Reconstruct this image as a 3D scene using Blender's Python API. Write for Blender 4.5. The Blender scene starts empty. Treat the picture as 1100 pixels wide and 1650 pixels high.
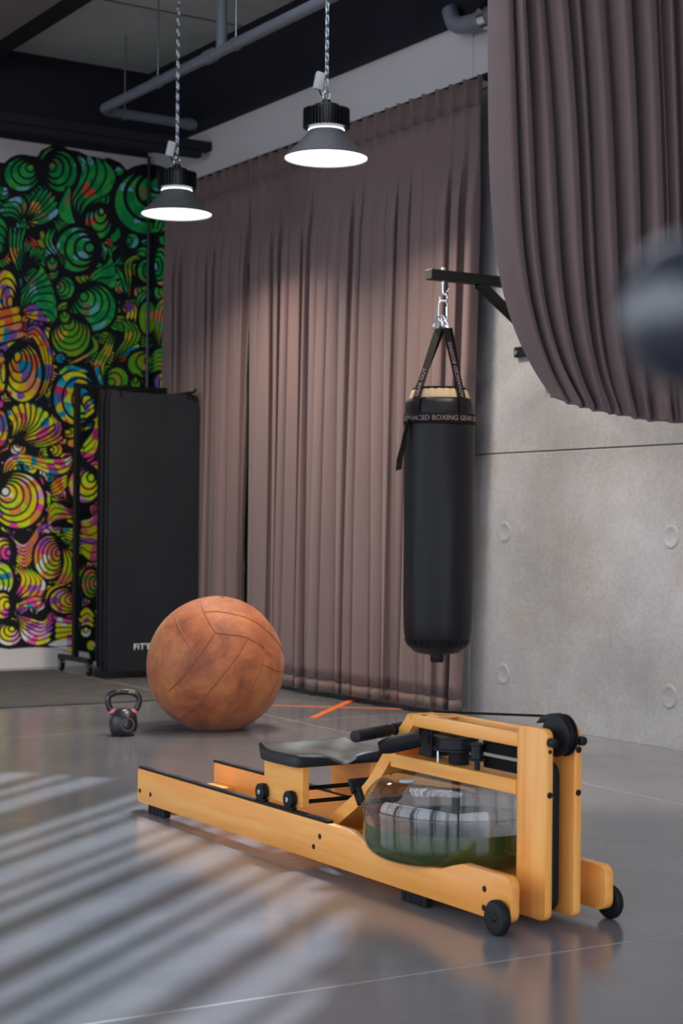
import bpy, bmesh, math, random
import numpy as np
from mathutils import Vector, Matrix

random.seed(7)
rng = np.random.default_rng(11)
SC = bpy.context.scene
COL = SC.collection
PI = math.pi

# ------------------------------------------------------------------ camera
FPX = 2700.0            # focal length in pixels of the 1100 x 1650 frame
CAM_H = 1.05
ROLL = math.radians(0.5)
cam_d = bpy.data.cameras.new('camera')
cam = bpy.data.objects.new('camera', cam_d)
COL.objects.link(cam)
cam.location = (0, 0, CAM_H)
cam.rotation_euler = (Matrix.Rotation(PI / 2, 3, 'X') @ Matrix.Rotation(ROLL, 3, 'Z')).to_euler()
cam_d.sensor_fit = 'AUTO'
cam_d.sensor_width = 36.0
cam_d.lens = 36.0 * FPX / 1650.0
cam_d.shift_y = 25.0 / 1650.0
cam_d.clip_start = 0.02
cam_d.dof.use_dof = True
cam_d.dof.focus_distance = 5.8
cam_d.dof.aperture_fstop = 4.2
SC.camera = cam

# ------------------------------------------------------------------ world, sun, exposure
world = bpy.data.worlds.new('world')
SC.world = world
world.use_nodes = True
bg = world.node_tree.nodes['Background']
bg.inputs[0].default_value = (0.80, 0.88, 1.0, 1)
bg.inputs[1].default_value = 3.1

SUN_AZ = (-0.33, -0.944)     # horizontal travel direction of the sunlight, through the added roof light
SUN_EL = math.radians(65)
sd = bpy.data.lights.new('sun', 'SUN')
sun = bpy.data.objects.new('sun', sd)
COL.objects.link(sun)
sd.energy = 5.2
sd.angle = math.radians(1.0)
sd.color = (0.78, 0.89, 1.0)
sun.location = (-4, -6, 8)
sun.rotation_euler = Vector((SUN_AZ[0] * math.cos(SUN_EL), SUN_AZ[1] * math.cos(SUN_EL), -math.sin(SUN_EL))).to_track_quat('-Z', 'Y').to_euler()

vs = SC.view_settings
vs.view_transform = 'Standard'
vs.look = 'None'
vs.gamma = 1.0
vs.use_curve_mapping = False
vs.exposure = 0.0
SC.cycles.use_denoising = True
SC.cycles.max_bounces = 10
SC.cycles.diffuse_bounces = 5
SC.cycles.transparent_max_bounces = 16
SC.cycles.sample_clamp_indirect = 6.0
SC.cycles.caustics_reflective = False
SC.cycles.caustics_refractive = False

LAMP_GLOW = 2.4
LAMP_WATT = 31.0
LAMP_COL = (1.0, 0.86, 0.68)

# ------------------------------------------------------------------ helpers
def lin(r, g, b):
    def f(c):
        c /= 255.0
        return c / 12.92 if c <= 0.04045 else ((c + 0.055) / 1.055) ** 2.4
    return (f(r), f(g), f(b), 1)

def new_mat(name):
    m = bpy.data.materials.new(name)
    m.use_nodes = True
    nt = m.node_tree
    b = nt.nodes['Principled BSDF']
    return m, nt, b

def mat(name, col, rough=0.5, metal=0.0, spec=0.5, noise=None, bump=None, coat=0.0, sheen=0.0):
    """noise=(scale, colour2, stretch xyz); bump=(scale, strength)"""
    m, nt, b = new_mat(name)
    b.inputs['Base Color'].default_value = col
    b.inputs['Roughness'].default_value = rough
    b.inputs['Metallic'].default_value = metal
    b.inputs['Specular IOR Level'].default_value = spec
    b.inputs['Coat Weight'].default_value = coat
    b.inputs['Sheen Weight'].default_value = sheen
    if noise or bump:
        tc = nt.nodes.new('ShaderNodeTexCoord')
    if noise:
        mp = nt.nodes.new('ShaderNodeMapping')
        mp.inputs['Scale'].default_value = noise[2] if len(noise) > 2 else (1, 1, 1)
        n = nt.nodes.new('ShaderNodeTexNoise')
        n.inputs['Scale'].default_value = noise[0]
        n.inputs['Detail'].default_value = 5
        r = nt.nodes.new('ShaderNodeValToRGB')
        r.color_ramp.elements[0].position = 0.3
        r.color_ramp.elements[1].position = 0.7
        r.color_ramp.elements[0].color = col
        r.color_ramp.elements[1].color = noise[1]
        nt.links.new(tc.outputs['Object'], mp.inputs['Vector'])
        nt.links.new(mp.outputs[0], n.inputs['Vector'])
        nt.links.new(n.outputs[0], r.inputs[0])
        nt.links.new(r.outputs[0], b.inputs['Base Color'])
    if bump:
        n2 = nt.nodes.new('ShaderNodeTexNoise')
        n2.inputs['Scale'].default_value = bump[0]
        n2.inputs['Detail'].default_value = 3
        bp = nt.nodes.new('ShaderNodeBump')
        bp.inputs['Strength'].default_value = bump[1]
        bp.inputs['Distance'].default_value = 0.01
        nt.links.new(tc.outputs['Object'], n2.inputs['Vector'])
        nt.links.new(n2.outputs[0], bp.inputs['Height'])
        nt.links.new(bp.outputs[0], b.inputs['Normal'])
    return m

def emis(name, col, s):
    m, nt, b = new_mat(name)
    b.inputs['Base Color'].default_value = (0.8, 0.8, 0.8, 1)
    b.inputs['Emission Color'].default_value = col + (1,) if len(col) == 3 else col
    b.inputs['Emission Strength'].default_value = s
    return m

class MB:
    """collects shapes; build() links them as ONE mesh object"""
    def __init__(self):
        self.v = []; self.f = []
    def add(self, vs_, fs):
        o = len(self.v)
        self.v += [tuple(p) for p in vs_]
        self.f += [tuple(i + o for i in f) for f in fs]
        return self
    def addbm(self, bm):
        bm.verts.index_update()
        self.add([v.co[:] for v in bm.verts], [[v.index for v in f.verts] for f in bm.faces])
        bm.free()
        return self
    def box(self, a, b, bev=0.0, seg=2, M=None):
        bm = bmesh.new()
        bmesh.ops.create_cube(bm, size=1)
        a = Vector(a); b = Vector(b)
        for v in bm.verts:
            v.co = Vector(((v.co.x + .5) * (b.x - a.x) + a.x, (v.co.y + .5) * (b.y - a.y) + a.y, (v.co.z + .5) * (b.z - a.z) + a.z))
        if bev > 0:
            bmesh.ops.bevel(bm, geom=bm.edges[:], offset=bev, segments=seg, profile=0.5, affect='EDGES')
        if M is not None:
            bm.transform(M)
        return self.addbm(bm)
    def prism(self, pts, y0, y1, axis='Y', bev=0.0):
        """polygon pts in (x,z) for axis Y, (x,y) for axis Z, (y,z) for X; extruded y0..y1"""
        bm = bmesh.new()
        def mk(p, t):
            if axis == 'Y': return (p[0], t, p[1])
            if axis == 'Z': return (p[0], p[1], t)
            return (t, p[0], p[1])
        A = [bm.verts.new(mk(p, y0)) for p in pts]
        B = [bm.verts.new(mk(p, y1)) for p in pts]
        n = len(pts)
        bm.faces.new(A); bm.faces.new(B[::-1])
        for i in range(n):
            bm.faces.new((A[i], B[i], B[(i + 1) % n], A[(i + 1) % n]))
        bmesh.ops.recalc_face_normals(bm, faces=bm.faces[:])
        if bev > 0:
            es = [e for e in bm.edges if len(e.link_faces) == 2 and e.calc_face_angle(0) > 0.7]
            bmesh.ops.bevel(bm, geom=es, offset=bev, segments=2, profile=0.5, affect='EDGES')
        return self.addbm(bm)
    def tube(self, path, r, n=10, closed=False, caps=True):
        P = [Vector(p) for p in path]
        m = len(P)
        rs = r if isinstance(r, (list, tuple)) else [r] * m
        T = []
        for i in range(m):
            if closed:
                t = P[(i + 1) % m] - P[i - 1]
            else:
                t = P[min(i + 1, m - 1)] - P[max(i - 1, 0)]
            T.append(t.normalized())
        up = Vector((0, 0, 1)) if abs(T[0].z) < 0.9 else Vector((1, 0, 0))
        nrm = T[0].cross(up).normalized()
        vs_ = []
        for i in range(m):
            if i:
                nrm = (nrm - T[i] * nrm.dot(T[i]))
                if nrm.length < 1e-6: nrm = T[i].orthogonal()
                nrm.normalize()
            bn = T[i].cross(nrm)
            for k in range(n):
                a = 2 * PI * k / n
                vs_.append(P[i] + (nrm * math.cos(a) + bn * math.sin(a)) * rs[i])
        fs = []
        for i in range(m if closed else m - 1):
            j = (i + 1) % m
            for k in range(n):
                l = (k + 1) % n
                fs.append((i * n + k, i * n + l, j * n + l, j * n + k))
        if caps and not closed:
            fs.append(tuple(range(n))[::-1])
            fs.append(tuple((m - 1) * n + k for k in range(n)))
        return self.add(vs_, fs)
    def lathe(self, prof, n=32, c=(0, 0, 0), M=None, fn=None):
        """profile of (r,z); r=0 ends are closed with a point"""
        vs_ = []; ids = []
        for (r, z) in prof:
            if r <= 1e-6:
                ids.append([len(vs_)] * n); vs_.append(Vector((0, 0, z)))
            else:
                s = len(vs_)
                for k in range(n):
                    a = 2 * PI * k / n
                    rr = r * (fn(a, z) if fn else 1)
                    vs_.append(Vector((rr * math.cos(a), rr * math.sin(a), z)))
                ids.append(list(range(s, s + n)))
        fs = []
        for i in range(len(prof) - 1):
            for k in range(n):
                l = (k + 1) % n
                q = [ids[i][k], ids[i][l], ids[i + 1][l], ids[i + 1][k]]
                q2 = []
                for x in q:
                    if x not in q2: q2.append(x)
                if len(q2) > 2: fs.append(tuple(q2))
        if M is not None: vs_ = [M @ v for v in vs_]
        c = Vector(c)
        return self.add([v + c for v in vs_], fs)
    def cyl(self, a, b, r, n=20, r2=None, bev=0.0):
        a = Vector(a); b = Vector(b); d = b - a; L = d.length
        M = d.to_track_quat('Z', 'Y').to_matrix().to_4x4()
        r2 = r if r2 is None else r2
        e = bev
        if e > 0:
            prof = [(0, 0), (r - e, 0), (r - e * .3, e * .3), (r, e), (r2, L - e), (r2 - e * .3, L - e * .3), (r2 - e, L), (0, L)]
        else:
            prof = [(0, 0), (r, 0), (r2, L), (0, L)]
        return self.lathe(prof, n, M=Matrix.Translation(a) @ M)
    def build(self, name, material, parent=None, smooth=True, angle=35, loc=None, rotz=0):
        me = bpy.data.meshes.new(name)
        me.from_pydata(self.v, [], self.f)
        bm = bmesh.new(); bm.from_mesh(me)
        bmesh.ops.recalc_face_normals(bm, faces=bm.faces[:])
        bm.to_mesh(me); bm.free()
        me.materials.append(material)
        if smooth:
            me.polygons.foreach_set('use_smooth', [True] * len(me.polygons))
            me.set_sharp_from_angle(angle=math.radians(angle))
        o = bpy.data.objects.new(name, me)
        COL.objects.link(o)
        if parent is not None: o.parent = parent
        if loc is not None: o.location = loc
        if rotz: o.rotation_euler = (0, 0, rotz)
        return o

def thing(name, label, cat, loc=(0, 0, 0), rotz=0, group=None):
    o = bpy.data.objects.new(name, None)
    COL.objects.link(o)
    o.empty_display_size = 0.1
    o.location = loc; o.rotation_euler = (0, 0, rotz)
    o['label'] = label; o['category'] = cat
    if group: o['group'] = group
    return o

def tag(o, label, cat, group=None):
    o['label'] = label; o['category'] = cat
    if group: o['group'] = group
    return o

def struct(o):
    o['kind'] = 'structure'
    return o

def dup(root, loc, label=None, rotz=None):
    r = root.copy(); COL.objects.link(r); r.location = loc
    if rotz is not None: r.rotation_euler = (0, 0, rotz)
    if label: r['label'] = label
    for ch in list(root.children):
        c = ch.copy(); COL.objects.link(c); c.parent = r
        for g in list(ch.children):
            d = g.copy(); COL.objects.link(d); d.parent = c
    return r

def arc(cx, cy, r, a0, a1, n):
    return [(cx + r * math.cos(math.radians(a0 + (a1 - a0) * i / n)), cy + r * math.sin(math.radians(a0 + (a1 - a0) * i / n))) for i in range(n + 1)]

def rrect(x0, y0, x1, y1, r, n=5):
    return arc(x1 - r, y1 - r, r, 0, 90, n) + arc(x0 + r, y1 - r, r, 90, 180, n) + arc(x0 + r, y0 + r, r, 180, 270, n) + arc(x1 - r, y0 + r, r, 270, 360, n)

def catmull(P, n):
    """n+1 points along a Catmull-Rom curve through P"""
    P = np.array(P, float)
    if len(P) == 2:
        t = np.linspace(0, 1, n + 1)[:, None]
        return P[0] * (1 - t) + P[1] * t
    E = np.vstack([2 * P[0] - P[1], P, 2 * P[-1] - P[-2]])
    m = len(P) - 1
    out = []
    for t in np.linspace(0, m, n + 1):
        i = min(int(t), m - 1); f = t - i
        a, b, c, d = E[i], E[i + 1], E[i + 2], E[i + 3]
        out.append(0.5 * ((2 * b) + (c - a) * f + (2 * a - 5 * b + 4 * c - d) * f * f + (3 * b - a - 3 * c + d) * f ** 3))
    return np.array(out)

# ---- surveying: a sight line through a point of the photograph, met with a plane of the room
def sight(px, py):
    x = px - 550.0; y = py - 825.0
    c = math.cos(ROLL); s = math.sin(ROLL)
    xx = c * x + s * y; yy = -s * x + c * y
    return xx / FPX, -(yy - 25.0) / FPX          # direction (a, 1, b) from (0,0,CAM_H)

# ---- room axes: corner of the two walls
CX, CY = -1.474, 12.84
ANG = math.atan(0.64)
EM = Vector((math.cos(ANG), math.sin(ANG), 0))    # along the mural wall, to the right
ER = Vector((-math.sin(ANG), math.cos(ANG), 0))   # along the curtain wall, away
CORNER = Vector((CX, CY, 0))
def room(x, y, z=0.0):
    return CORNER + EM * x + ER * y + Vector((0, 0, z))

def on_wall_left(px, py, off=0.0):     # point on y' = -off
    a, b = sight(px, py)
    d = Vector((a, 1, b)); o = Vector((0, 0, CAM_H))
    t = ((CORNER - o).dot(ER) - off) / d.dot(ER)
    p = o + d * t - CORNER
    return (p.dot(EM), p.dot(ER), p.z)
def on_wall_right(px, py, off=0.0):
    a, b = sight(px, py)
    d = Vector((a, 1, b)); o = Vector((0, 0, CAM_H))
    t = ((CORNER - o).dot(EM) - off) / d.dot(EM)
    p = o + d * t - CORNER
    return (p.dot(EM), p.dot(ER), p.z)
def on_floor(px, py):
    a, b = sight(px, py)
    t = -CAM_H / b
    return Vector((a * t, t, 0))

# ------------------------------------------------------------------ materials
M = {}
def wood(name, axis, c1, c2, c3):
    m, nt, b = new_mat(name)
    tc = nt.nodes.new('ShaderNodeTexCoord')
    mp = nt.nodes.new('ShaderNodeMapping')
    sc = [34, 34, 34]; sc['XYZ'.index(axis)] = 2.2
    mp.inputs['Scale'].default_value = sc
    n = nt.nodes.new('ShaderNodeTexNoise'); n.inputs['Scale'].default_value = 1.0; n.inputs['Detail'].default_value = 6
    n.inputs['Distortion'].default_value = 0.6
    mp2 = nt.nodes.new('ShaderNodeMapping')
    sc2 = [5, 5, 5]; sc2['XYZ'.index(axis)] = 0.8
    mp2.inputs['Scale'].default_value = sc2
    n2 = nt.nodes.new('ShaderNodeTexNoise'); n2.inputs['Scale'].default_value = 1.0; n2.inputs['Detail'].default_value = 3
    r = nt.nodes.new('ShaderNodeValToRGB')
    e = r.color_ramp.elements
    e[0].position = .32; e[0].color = c1; e[1].position = .62; e[1].color = c2
    mx = nt.nodes.new('ShaderNodeMix'); mx.data_type = 'RGBA'
    mx.inputs[7].default_value = c3
    mr = nt.nodes.new('ShaderNodeMapRange')
    mr.inputs[1].default_value = .35; mr.inputs[2].default_value = .75; mr.inputs[4].default_value = .6
    L = nt.links.new
    L(tc.outputs['Object'], mp.inputs[0]); L(mp.outputs[0], n.inputs['Vector'])
    L(tc.outputs['Object'], mp2.inputs[0]); L(mp2.outputs[0], n2.inputs['Vector'])
    L(n.outputs[0], r.inputs[0]); L(r.outputs[0], mx.inputs[6])
    L(n2.outputs[0], mr.inputs[0]); L(mr.outputs[0], mx.inputs[0])
    L(mx.outputs[2], b.inputs['Base Color'])
    b.inputs['Roughness'].default_value = .38
    b.inputs['Coat Weight'].default_value = .15
    b.inputs['Coat Roughness'].default_value = .25
    return m
WC = (lin(249, 163, 74), lin(255, 189, 100), lin(243, 145, 58))
M['wood_x'] = wood('honey_wood_lengthwise', 'X', *WC)
M['wood_z'] = wood('honey_wood_upright', 'Z', *WC)
M['wood_y'] = wood('honey_wood_across', 'Y', *WC)
M['black_plastic'] = mat('black_plastic', lin(20, 21, 25), .45, spec=.3)
M['black_rubber'] = mat('black_rubber', lin(17, 18, 21), .62, spec=.3, bump=(180, .15))
M['black_vinyl'] = mat('black_vinyl', lin(30, 30, 33), .46, spec=.35, bump=(350, .12))
M['black_metal'] = mat('black_metal', lin(11, 11, 13), .5, spec=.3)
M['black_paint'] = mat('black_paint', lin(31, 31, 39), .75, spec=.25, noise=(2.0, lin(36, 36, 45)))
M['white_paint'] = mat('white_wall_paint', lin(228, 219, 214), .8, noise=(1.3, lin(216, 209, 207)), bump=(60, .05))
M['grey_white'] = mat('grey_white_wall_paint', lin(210, 203, 203), .8, noise=(1.3, lin(202, 195, 196)), bump=(60, .05))
M['chrome'] = mat('bright_zinc', lin(215, 222, 228), .18, 1.0)
M['steel'] = mat('grey_steel', lin(150, 152, 158), .3, 1.0)
M['pipe'] = mat('grey_pipe_plastic', lin(118, 122, 132), .45)
M['web'] = mat('black_webbing', lin(13, 12, 15), .8, spec=.2, bump=(500, .3))
M['letter'] = mat('dim_grey_pink_lettering', lin(112, 96, 100), .7)
M['letter_white'] = mat('white_lettering', lin(232, 232, 232), .6)
M['orange_tape'] = mat('orange_tape', lin(232, 112, 48), .5)
M['pink'] = mat('pink_paint', lin(238, 120, 150), .5)

# ------------------------------------------------------------------ large structure
def concrete(name, cA, cB, stain, rough=.75):
    m, nt, b = new_mat(name)
    L = nt.links.new
    tc = nt.nodes.new('ShaderNodeTexCoord')
    n1 = nt.nodes.new('ShaderNodeTexNoise'); n1.inputs['Scale'].default_value = .9; n1.inputs['Detail'].default_value = 7; n1.inputs['Roughness'].default_value = .62
    r1 = nt.nodes.new('ShaderNodeValToRGB')
    r1.color_ramp.elements[0].position = .33; r1.color_ramp.elements[0].color = cA
    r1.color_ramp.elements[1].position = .68; r1.color_ramp.elements[1].color = cB
    n2 = nt.nodes.new('ShaderNodeTexNoise'); n2.inputs['Scale'].default_value = 2.3; n2.inputs['Detail'].default_value = 8; n2.inputs['Roughness'].default_value = .7
    mr = nt.nodes.new('ShaderNodeMapRange'); mr.inputs[1].default_value = .5; mr.inputs[2].default_value = .78; mr.inputs[4].default_value = .6
    mx = nt.nodes.new('ShaderNodeMix'); mx.data_type = 'RGBA'; mx.inputs[7].default_value = stain
    n3 = nt.nodes.new('ShaderNodeTexNoise'); n3.inputs['Scale'].default_value = 38; n3.inputs['Detail'].default_value = 6; n3.inputs['Roughness'].default_value = .75
    mr3 = nt.nodes.new('ShaderNodeMapRange'); mr3.inputs[1].default_value = .3; mr3.inputs[2].default_value = .7; mr3.inputs[3].default_value = .84; mr3.inputs[4].default_value = 1.1
    ml = nt.nodes.new('ShaderNodeMix'); ml.data_type = 'RGBA'; ml.blend_type = 'MULTIPLY'; ml.inputs[0].default_value = 1
    bp = nt.nodes.new('ShaderNodeBump'); bp.inputs['Strength'].default_value = .25; bp.inputs['Distance'].default_value = .01
    for n in (n1, n2, n3): L(tc.outputs['Object'], n.inputs['Vector'])
    L(n1.outputs[0], r1.inputs[0]); L(r1.outputs[0], mx.inputs[6]); L(n2.outputs[0], mr.inputs[0]); L(mr.outputs[0], mx.inputs[0])
    L(n3.outputs[0], mr3.inputs[0]); L(mx.outputs[2], ml.inputs[6]); L(mr3.outputs[0], ml.inputs[7])
    L(ml.outputs[2], b.inputs['Base Color']); L(n3.outputs[0], bp.inputs['Height']); L(bp.outputs[0], b.inputs['Normal'])
    b.inputs['Roughness'].default_value = rough
    return m
M['concrete'] = concrete('cast_concrete', lin(140, 138, 140), lin(184, 183, 186), lin(158, 142, 118))
M['ceiling'] = concrete('ceiling_concrete', lin(196, 202, 200), lin(226, 229, 226), lin(176, 178, 170))

# polished concrete floor
m, nt, b = new_mat('polished_concrete')
L = nt.links.new
tc = nt.nodes.new('ShaderNodeTexCoord')
n1 = nt.nodes.new('ShaderNodeTexNoise'); n1.inputs['Scale'].default_value = .8; n1.inputs['Detail'].default_value = 8; n1.inputs['Roughness'].default_value = .65
r1 = nt.nodes.new('ShaderNodeValToRGB')
r1.color_ramp.elements[0].position = .3; r1.color_ramp.elements[0].color = lin(104, 104, 109)
r1.color_ramp.elements[1].position = .72; r1.color_ramp.elements[1].color = lin(128, 128, 133)
n2 = nt.nodes.new('ShaderNodeTexNoise'); n2.inputs['Scale'].default_value = 5; n2.inputs['Detail'].default_value = 4
mr = nt.nodes.new('ShaderNodeMapRange'); mr.inputs[1].default_value = .3; mr.inputs[2].default_value = .7; mr.inputs[3].default_value = .13; mr.inputs[4].default_value = .21
L(tc.outputs['Object'], n1.inputs['Vector']); L(tc.outputs['Object'], n2.inputs['Vector'])
L(n1.outputs[0], r1.inputs[0]); L(r1.outputs[0], b.inputs['Base Color'])
L(n2.outputs[0], mr.inputs[0]); L(mr.outputs[0], b.inputs['Roughness'])
b.inputs['Specular IOR Level'].default_value = .55
M['floor'] = m
M['joint'] = mat('pale_joint_filler', lin(176, 172, 168), .8)

FA = math.atan(0.59)
FM = Vector((math.cos(FA), math.sin(FA), 0)); FN = Vector((-math.sin(FA), math.cos(FA), 0))
floor = struct(MB().box((-14, -9, -.15), (9, 17, -.0006)).build('floor', M['joint'], smooth=False))
ms = [-14, -9.55, -4.9, -.25, 4.40, 9.05, 13]
ns = [-13, -6.0, -1.345, 3.306, 7.96, 12.6]
for i in range(len(ms) - 1):
    for j in range(len(ns) - 1):
        o = MB().box((ms[i] + .004, ns[j] + .004, -.02), (ms[i + 1] - .004, ns[j + 1] - .004, 0)).build('floor_slab', M['floor'], floor, smooth=False, rotz=FA)

RZ = ANG
def rbuild(mb, name, material, parent=None, **k):
    """build in room axes (origin at the corner)"""
    if parent is None:
        return mb.build(name, material, None, loc=CORNER, rotz=RZ, **k)
    return mb.build(name, material, parent, **k)

# curtain wall on the right
wr = struct(rbuild(MB().box((.03, -16, 0), (.33, .33, 4.6)), 'wall_right', M['concrete'], smooth=False))
ZJ = 1.463
ys = [0, -4.08, -6.9, -9.7, -12.5, -15.9]
for i in range(5):
    for z0, z1 in ((0, ZJ), (ZJ, 3.50)):
        rbuild(MB().box((0, ys[i + 1] + .003, z0 + (.003 if z0 else -.002)), (.04, ys[i] - .003, z1 - .003), .003, 1), 'concrete_panel', M['concrete'], wr, smooth=False)
    rbuild(MB().box((-.012, ys[i + 1] + .002, 3.50), (.04, ys[i] - .002, 3.905), .002, 1), 'painted_panel', M['grey_white'], wr, smooth=False)
rbuild(MB().box((-.05, -15.9, 3.905), (.04, 0, 4.5)), 'black_beam', M['black_paint'], wr, smooth=False)
# cone holes of the formwork ties
for px, py in ((812, 857), (1080, 865), (810, 1086), (1077, 1122), (944, 612)):
    x, y, z = on_wall_right(px, py)
    Mh = Matrix.Translation((0, y, z)) @ Matrix.Rotation(-PI / 2, 4, 'Y')
    rbuild(MB().lathe([(.058, -.001), (.055, .003), (.044, .0045), (.036, .002), (.03, .0005), (0, .0005)], 24, M=Mh), 'tie_plug', M['concrete'], wr)

# mural wall on the left
wl = struct(rbuild(MB().box((-8.3, 0, 0), (.03, .3, 4.6)), 'wall_left', M['white_paint'], smooth=False))
rbuild(MB().box((-8, -.03, 3.86), (-.05, 0, 4.5)), 'black_beam', M['black_paint'], wl, smooth=False)

# ceiling and lower soffit
SA = Vector((.33, .944, 0)); SQ = Vector((.944, -.33, 0))
SHIFT = 4.5 / math.tan(SUN_EL)
hp0, hp1, hq0, hq1, hq2 = 2.3 + SHIFT, 6.35 + SHIFT, -4.1, -.95, -1.95
hole = [SA * hp0 + SQ * hq0, SA * hp0 + SQ * hq1, SA * hp1 + SQ * hq2, SA * hp1 + SQ * hq0]
outer = [room(-8.3, -16), room(.33, -16), room(.33, .3), room(-8.3, .3)]
cb = MB()
for k in range(4):
    a_, b_, c_, d_ = outer[k], outer[(k + 1) % 4], hole[(k + 1) % 4], hole[k]
    cb.prism([(p.x, p.y) for p in (a_, b_, c_, d_)], 4.5, 4.7, 'Z')
ce = struct(cb.build('ceiling', M['ceiling'], smooth=False))
added_roof = struct(MB().box((hp0 - .05, -hq0 - .02, 4.62), (hp0, -hq1 + .02, 4.70)).box((hp0, -hq0 - .02, 4.62), (hp1, -hq0 + .02, 4.70)).build('added_roof_light', M['black_metal'], smooth=False, rotz=math.atan2(SA.y, SA.x)))  # unseen roof light, added so its slats cut the sun into floor stripes
M['slat'] = mat('white_blind_fabric', lin(225, 225, 222), .8)
rs = random.Random(12)
q_ = hq0 + .02
while q_ < hq1 - .05:
    w = rs.choice([.05, .06, .07, .10]); g = rs.choice([.06, .07, .10, .13])
    if rs.random() < .10: w = .26
    MB().box((hp0, -q_ - w, 4.66), (hp1, -q_, 4.67)).build('stripe_louvre', M['slat'], added_roof, smooth=False)
    q_ += w + g
rbuild(MB().box((-.95, -5.4, 3.93), (-.02, -4.36, 4.5)), 'soffit', M['ceiling'], wr, smooth=False)
rbuild(MB().box((-.95, -4.42, 3.90), (-.03, -4.30, 4.5)), 'soffit_edge', M['black_paint'], wr, smooth=False)
rbuild(MB().box((-1.565, -2.6, 4.32), (-1.383, -.03, 4.5)), 'black_beam', M['black_paint'], wl, smooth=False)
rbuild(MB().box((-2.6, -2.6, 4.30), (-1.57, -.03, 4.5)), 'lit_beam_side', mat('lit_beam_side_taupe', lin(126, 118, 116), .8), wl, smooth=False)  # added box; its taupe imitates window light on the black beam's side
for yj in (-1.5, -3.0):
    rbuild(MB().box((-1.38, yj - .006, 4.494), (-.05, yj + .006, 4.502)), 'board_mark', mat('ceiling_board_mark', lin(98, 100, 98), .8), wl, smooth=False)

# glazed wall to the left of the camera, its mullions and vertical blinds mirror in the tank
wf = struct(rbuild(MB().box((-8.3, -1.0, 0), (-8.0, 0, 4.6)).box((-8.3, -16, 3.9), (-8.0, -1.0, 4.6)).box((-8.3, -16, 0), (-8.0, -1.0, .12)).box((-8.3, -16, 0), (-8.0, -15.6, 4.6)),
    'wall_front', M['concrete'], smooth=False))
wb = MB()
for ym_ in np.arange(-1.0, -15.7, -2.43):
    wb.box((-8.2, ym_ - .04, .12), (-8.1, ym_ + .04, 3.9))
win = struct(rbuild(wb.box((-8.2, -15.6, 2.9), (-8.1, -1.0, 2.97)), 'window_1', M['black_metal'], smooth=False))
for yb_ in (-5.2, -7.6, -10.0, -12.4):
    for k in range(4):
        rbuild(MB().box((-7.96, yb_ - k * .13, .15), (-7.95, yb_ - k * .13 + .11, 3.85)), 'blind_slat', M['slat'], win, smooth=False)

# ------------------------------------------------------------------ mural (paint on the wall)
# painted as a field of colours on a fine sheet: shells (nested rings) and locks (bundles of strands)
MX0, MX1, MY0, MY1 = -150, 276, 226, 1066
SS = 2
W = (MX1 - MX0) * SS; Hh = (MY1 - MY0) * SS
img = np.zeros((Hh, W, 3), np.float32)
INK = np.array(lin(20, 20, 27)[:3], np.float32)
PAPER = np.array(lin(228, 219, 214)[:3], np.float32)
PAL = {
 'green': ([(8, 128, 62), (38, 150, 66), (20, 140, 78), (112, 116, 66), (60, 158, 60), (92, 168, 158), (120, 170, 186), (226, 74, 52), (226, 150, 60)], [34, 30, 18, 9, 12, 6, 4, 2, 2]),
 'lime': ([(112, 152, 26), (78, 152, 30), (132, 142, 26), (60, 150, 50), (240, 160, 48), (220, 120, 90), (70, 150, 110)], [28, 24, 16, 12, 9, 5, 6]),
 'fire': ([(250, 166, 14), (255, 96, 42), (120, 76, 146), (232, 202, 28), (0, 128, 158), (232, 190, 90), (216, 130, 90), (192, 40, 70)], [24, 14, 15, 14, 12, 9, 8, 4]),
 'blue': ([(0, 128, 160), (214, 206, 18), (126, 196, 52), (40, 160, 180), (196, 40, 74), (240, 180, 40), (110, 76, 146)], [26, 22, 16, 12, 6, 10, 8]),
 'mix': ([(250, 190, 16), (166, 200, 30), (252, 132, 54), (242, 62, 134), (152, 78, 158), (0, 128, 150), (240, 214, 190), (250, 110, 92), (240, 150, 180)], [28, 18, 13, 9, 9, 8, 6, 8, 5]),
 'pink': ([(244, 150, 186), (250, 196, 30), (236, 80, 140), (240, 218, 196), (250, 150, 70), (152, 84, 160)], [18, 28, 12, 18, 14, 10]),
}
YY, XX = np.mgrid[0:Hh, 0:W]
PXX = (XX / SS + MX0).astype(np.float32); PYY = (YY / SS + MY0).astype(np.float32)
def vnoise(scale, seed):
    r = np.random.default_rng(seed)
    gw, gh = int((MX1 - MX0) / scale) + 3, int((MY1 - MY0) / scale) + 3
    g = r.random((gh, gw)).astype(np.float32)
    gx = (PXX - MX0) / scale; gy = (PYY - MY0) / scale
    ix = gx.astype(int); iy = gy.astype(int); fx = gx - ix; fy = gy - iy
    fx = fx * fx * (3 - 2 * fx); fy = fy * fy * (3 - 2 * fy)
    return (g[iy, ix] * (1 - fx) + g[iy, ix + 1] * fx) * (1 - fy) + (g[iy + 1, ix] * (1 - fx) + g[iy + 1, ix + 1] * fx) * fy
WX = (vnoise(14, 1) - .5) * 16; WY = (vnoise(14, 2) - .5) * 16
CELL = 15.0
_gx = np.floor((PXX + WX - MX0 + 60) / CELL).astype(int); _gy = np.floor((PYY + WY - MY0 + 60) / (CELL * .9)).astype(int)
FIELD = {}
for k, (cols, wts) in PAL.items():
    r = np.random.default_rng(sum(map(ord, k)))
    tab = r.choice(len(cols), size=(140, 140), p=np.array(wts) / sum(wts))
    lc = np.array([lin(*c)[:3] for c in cols], np.float32)
    FIELD[k] = np.minimum(lc[tab[_gy, _gx]] * (1.3 + .35 * vnoise(9, 5))[..., None], .93)
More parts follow.
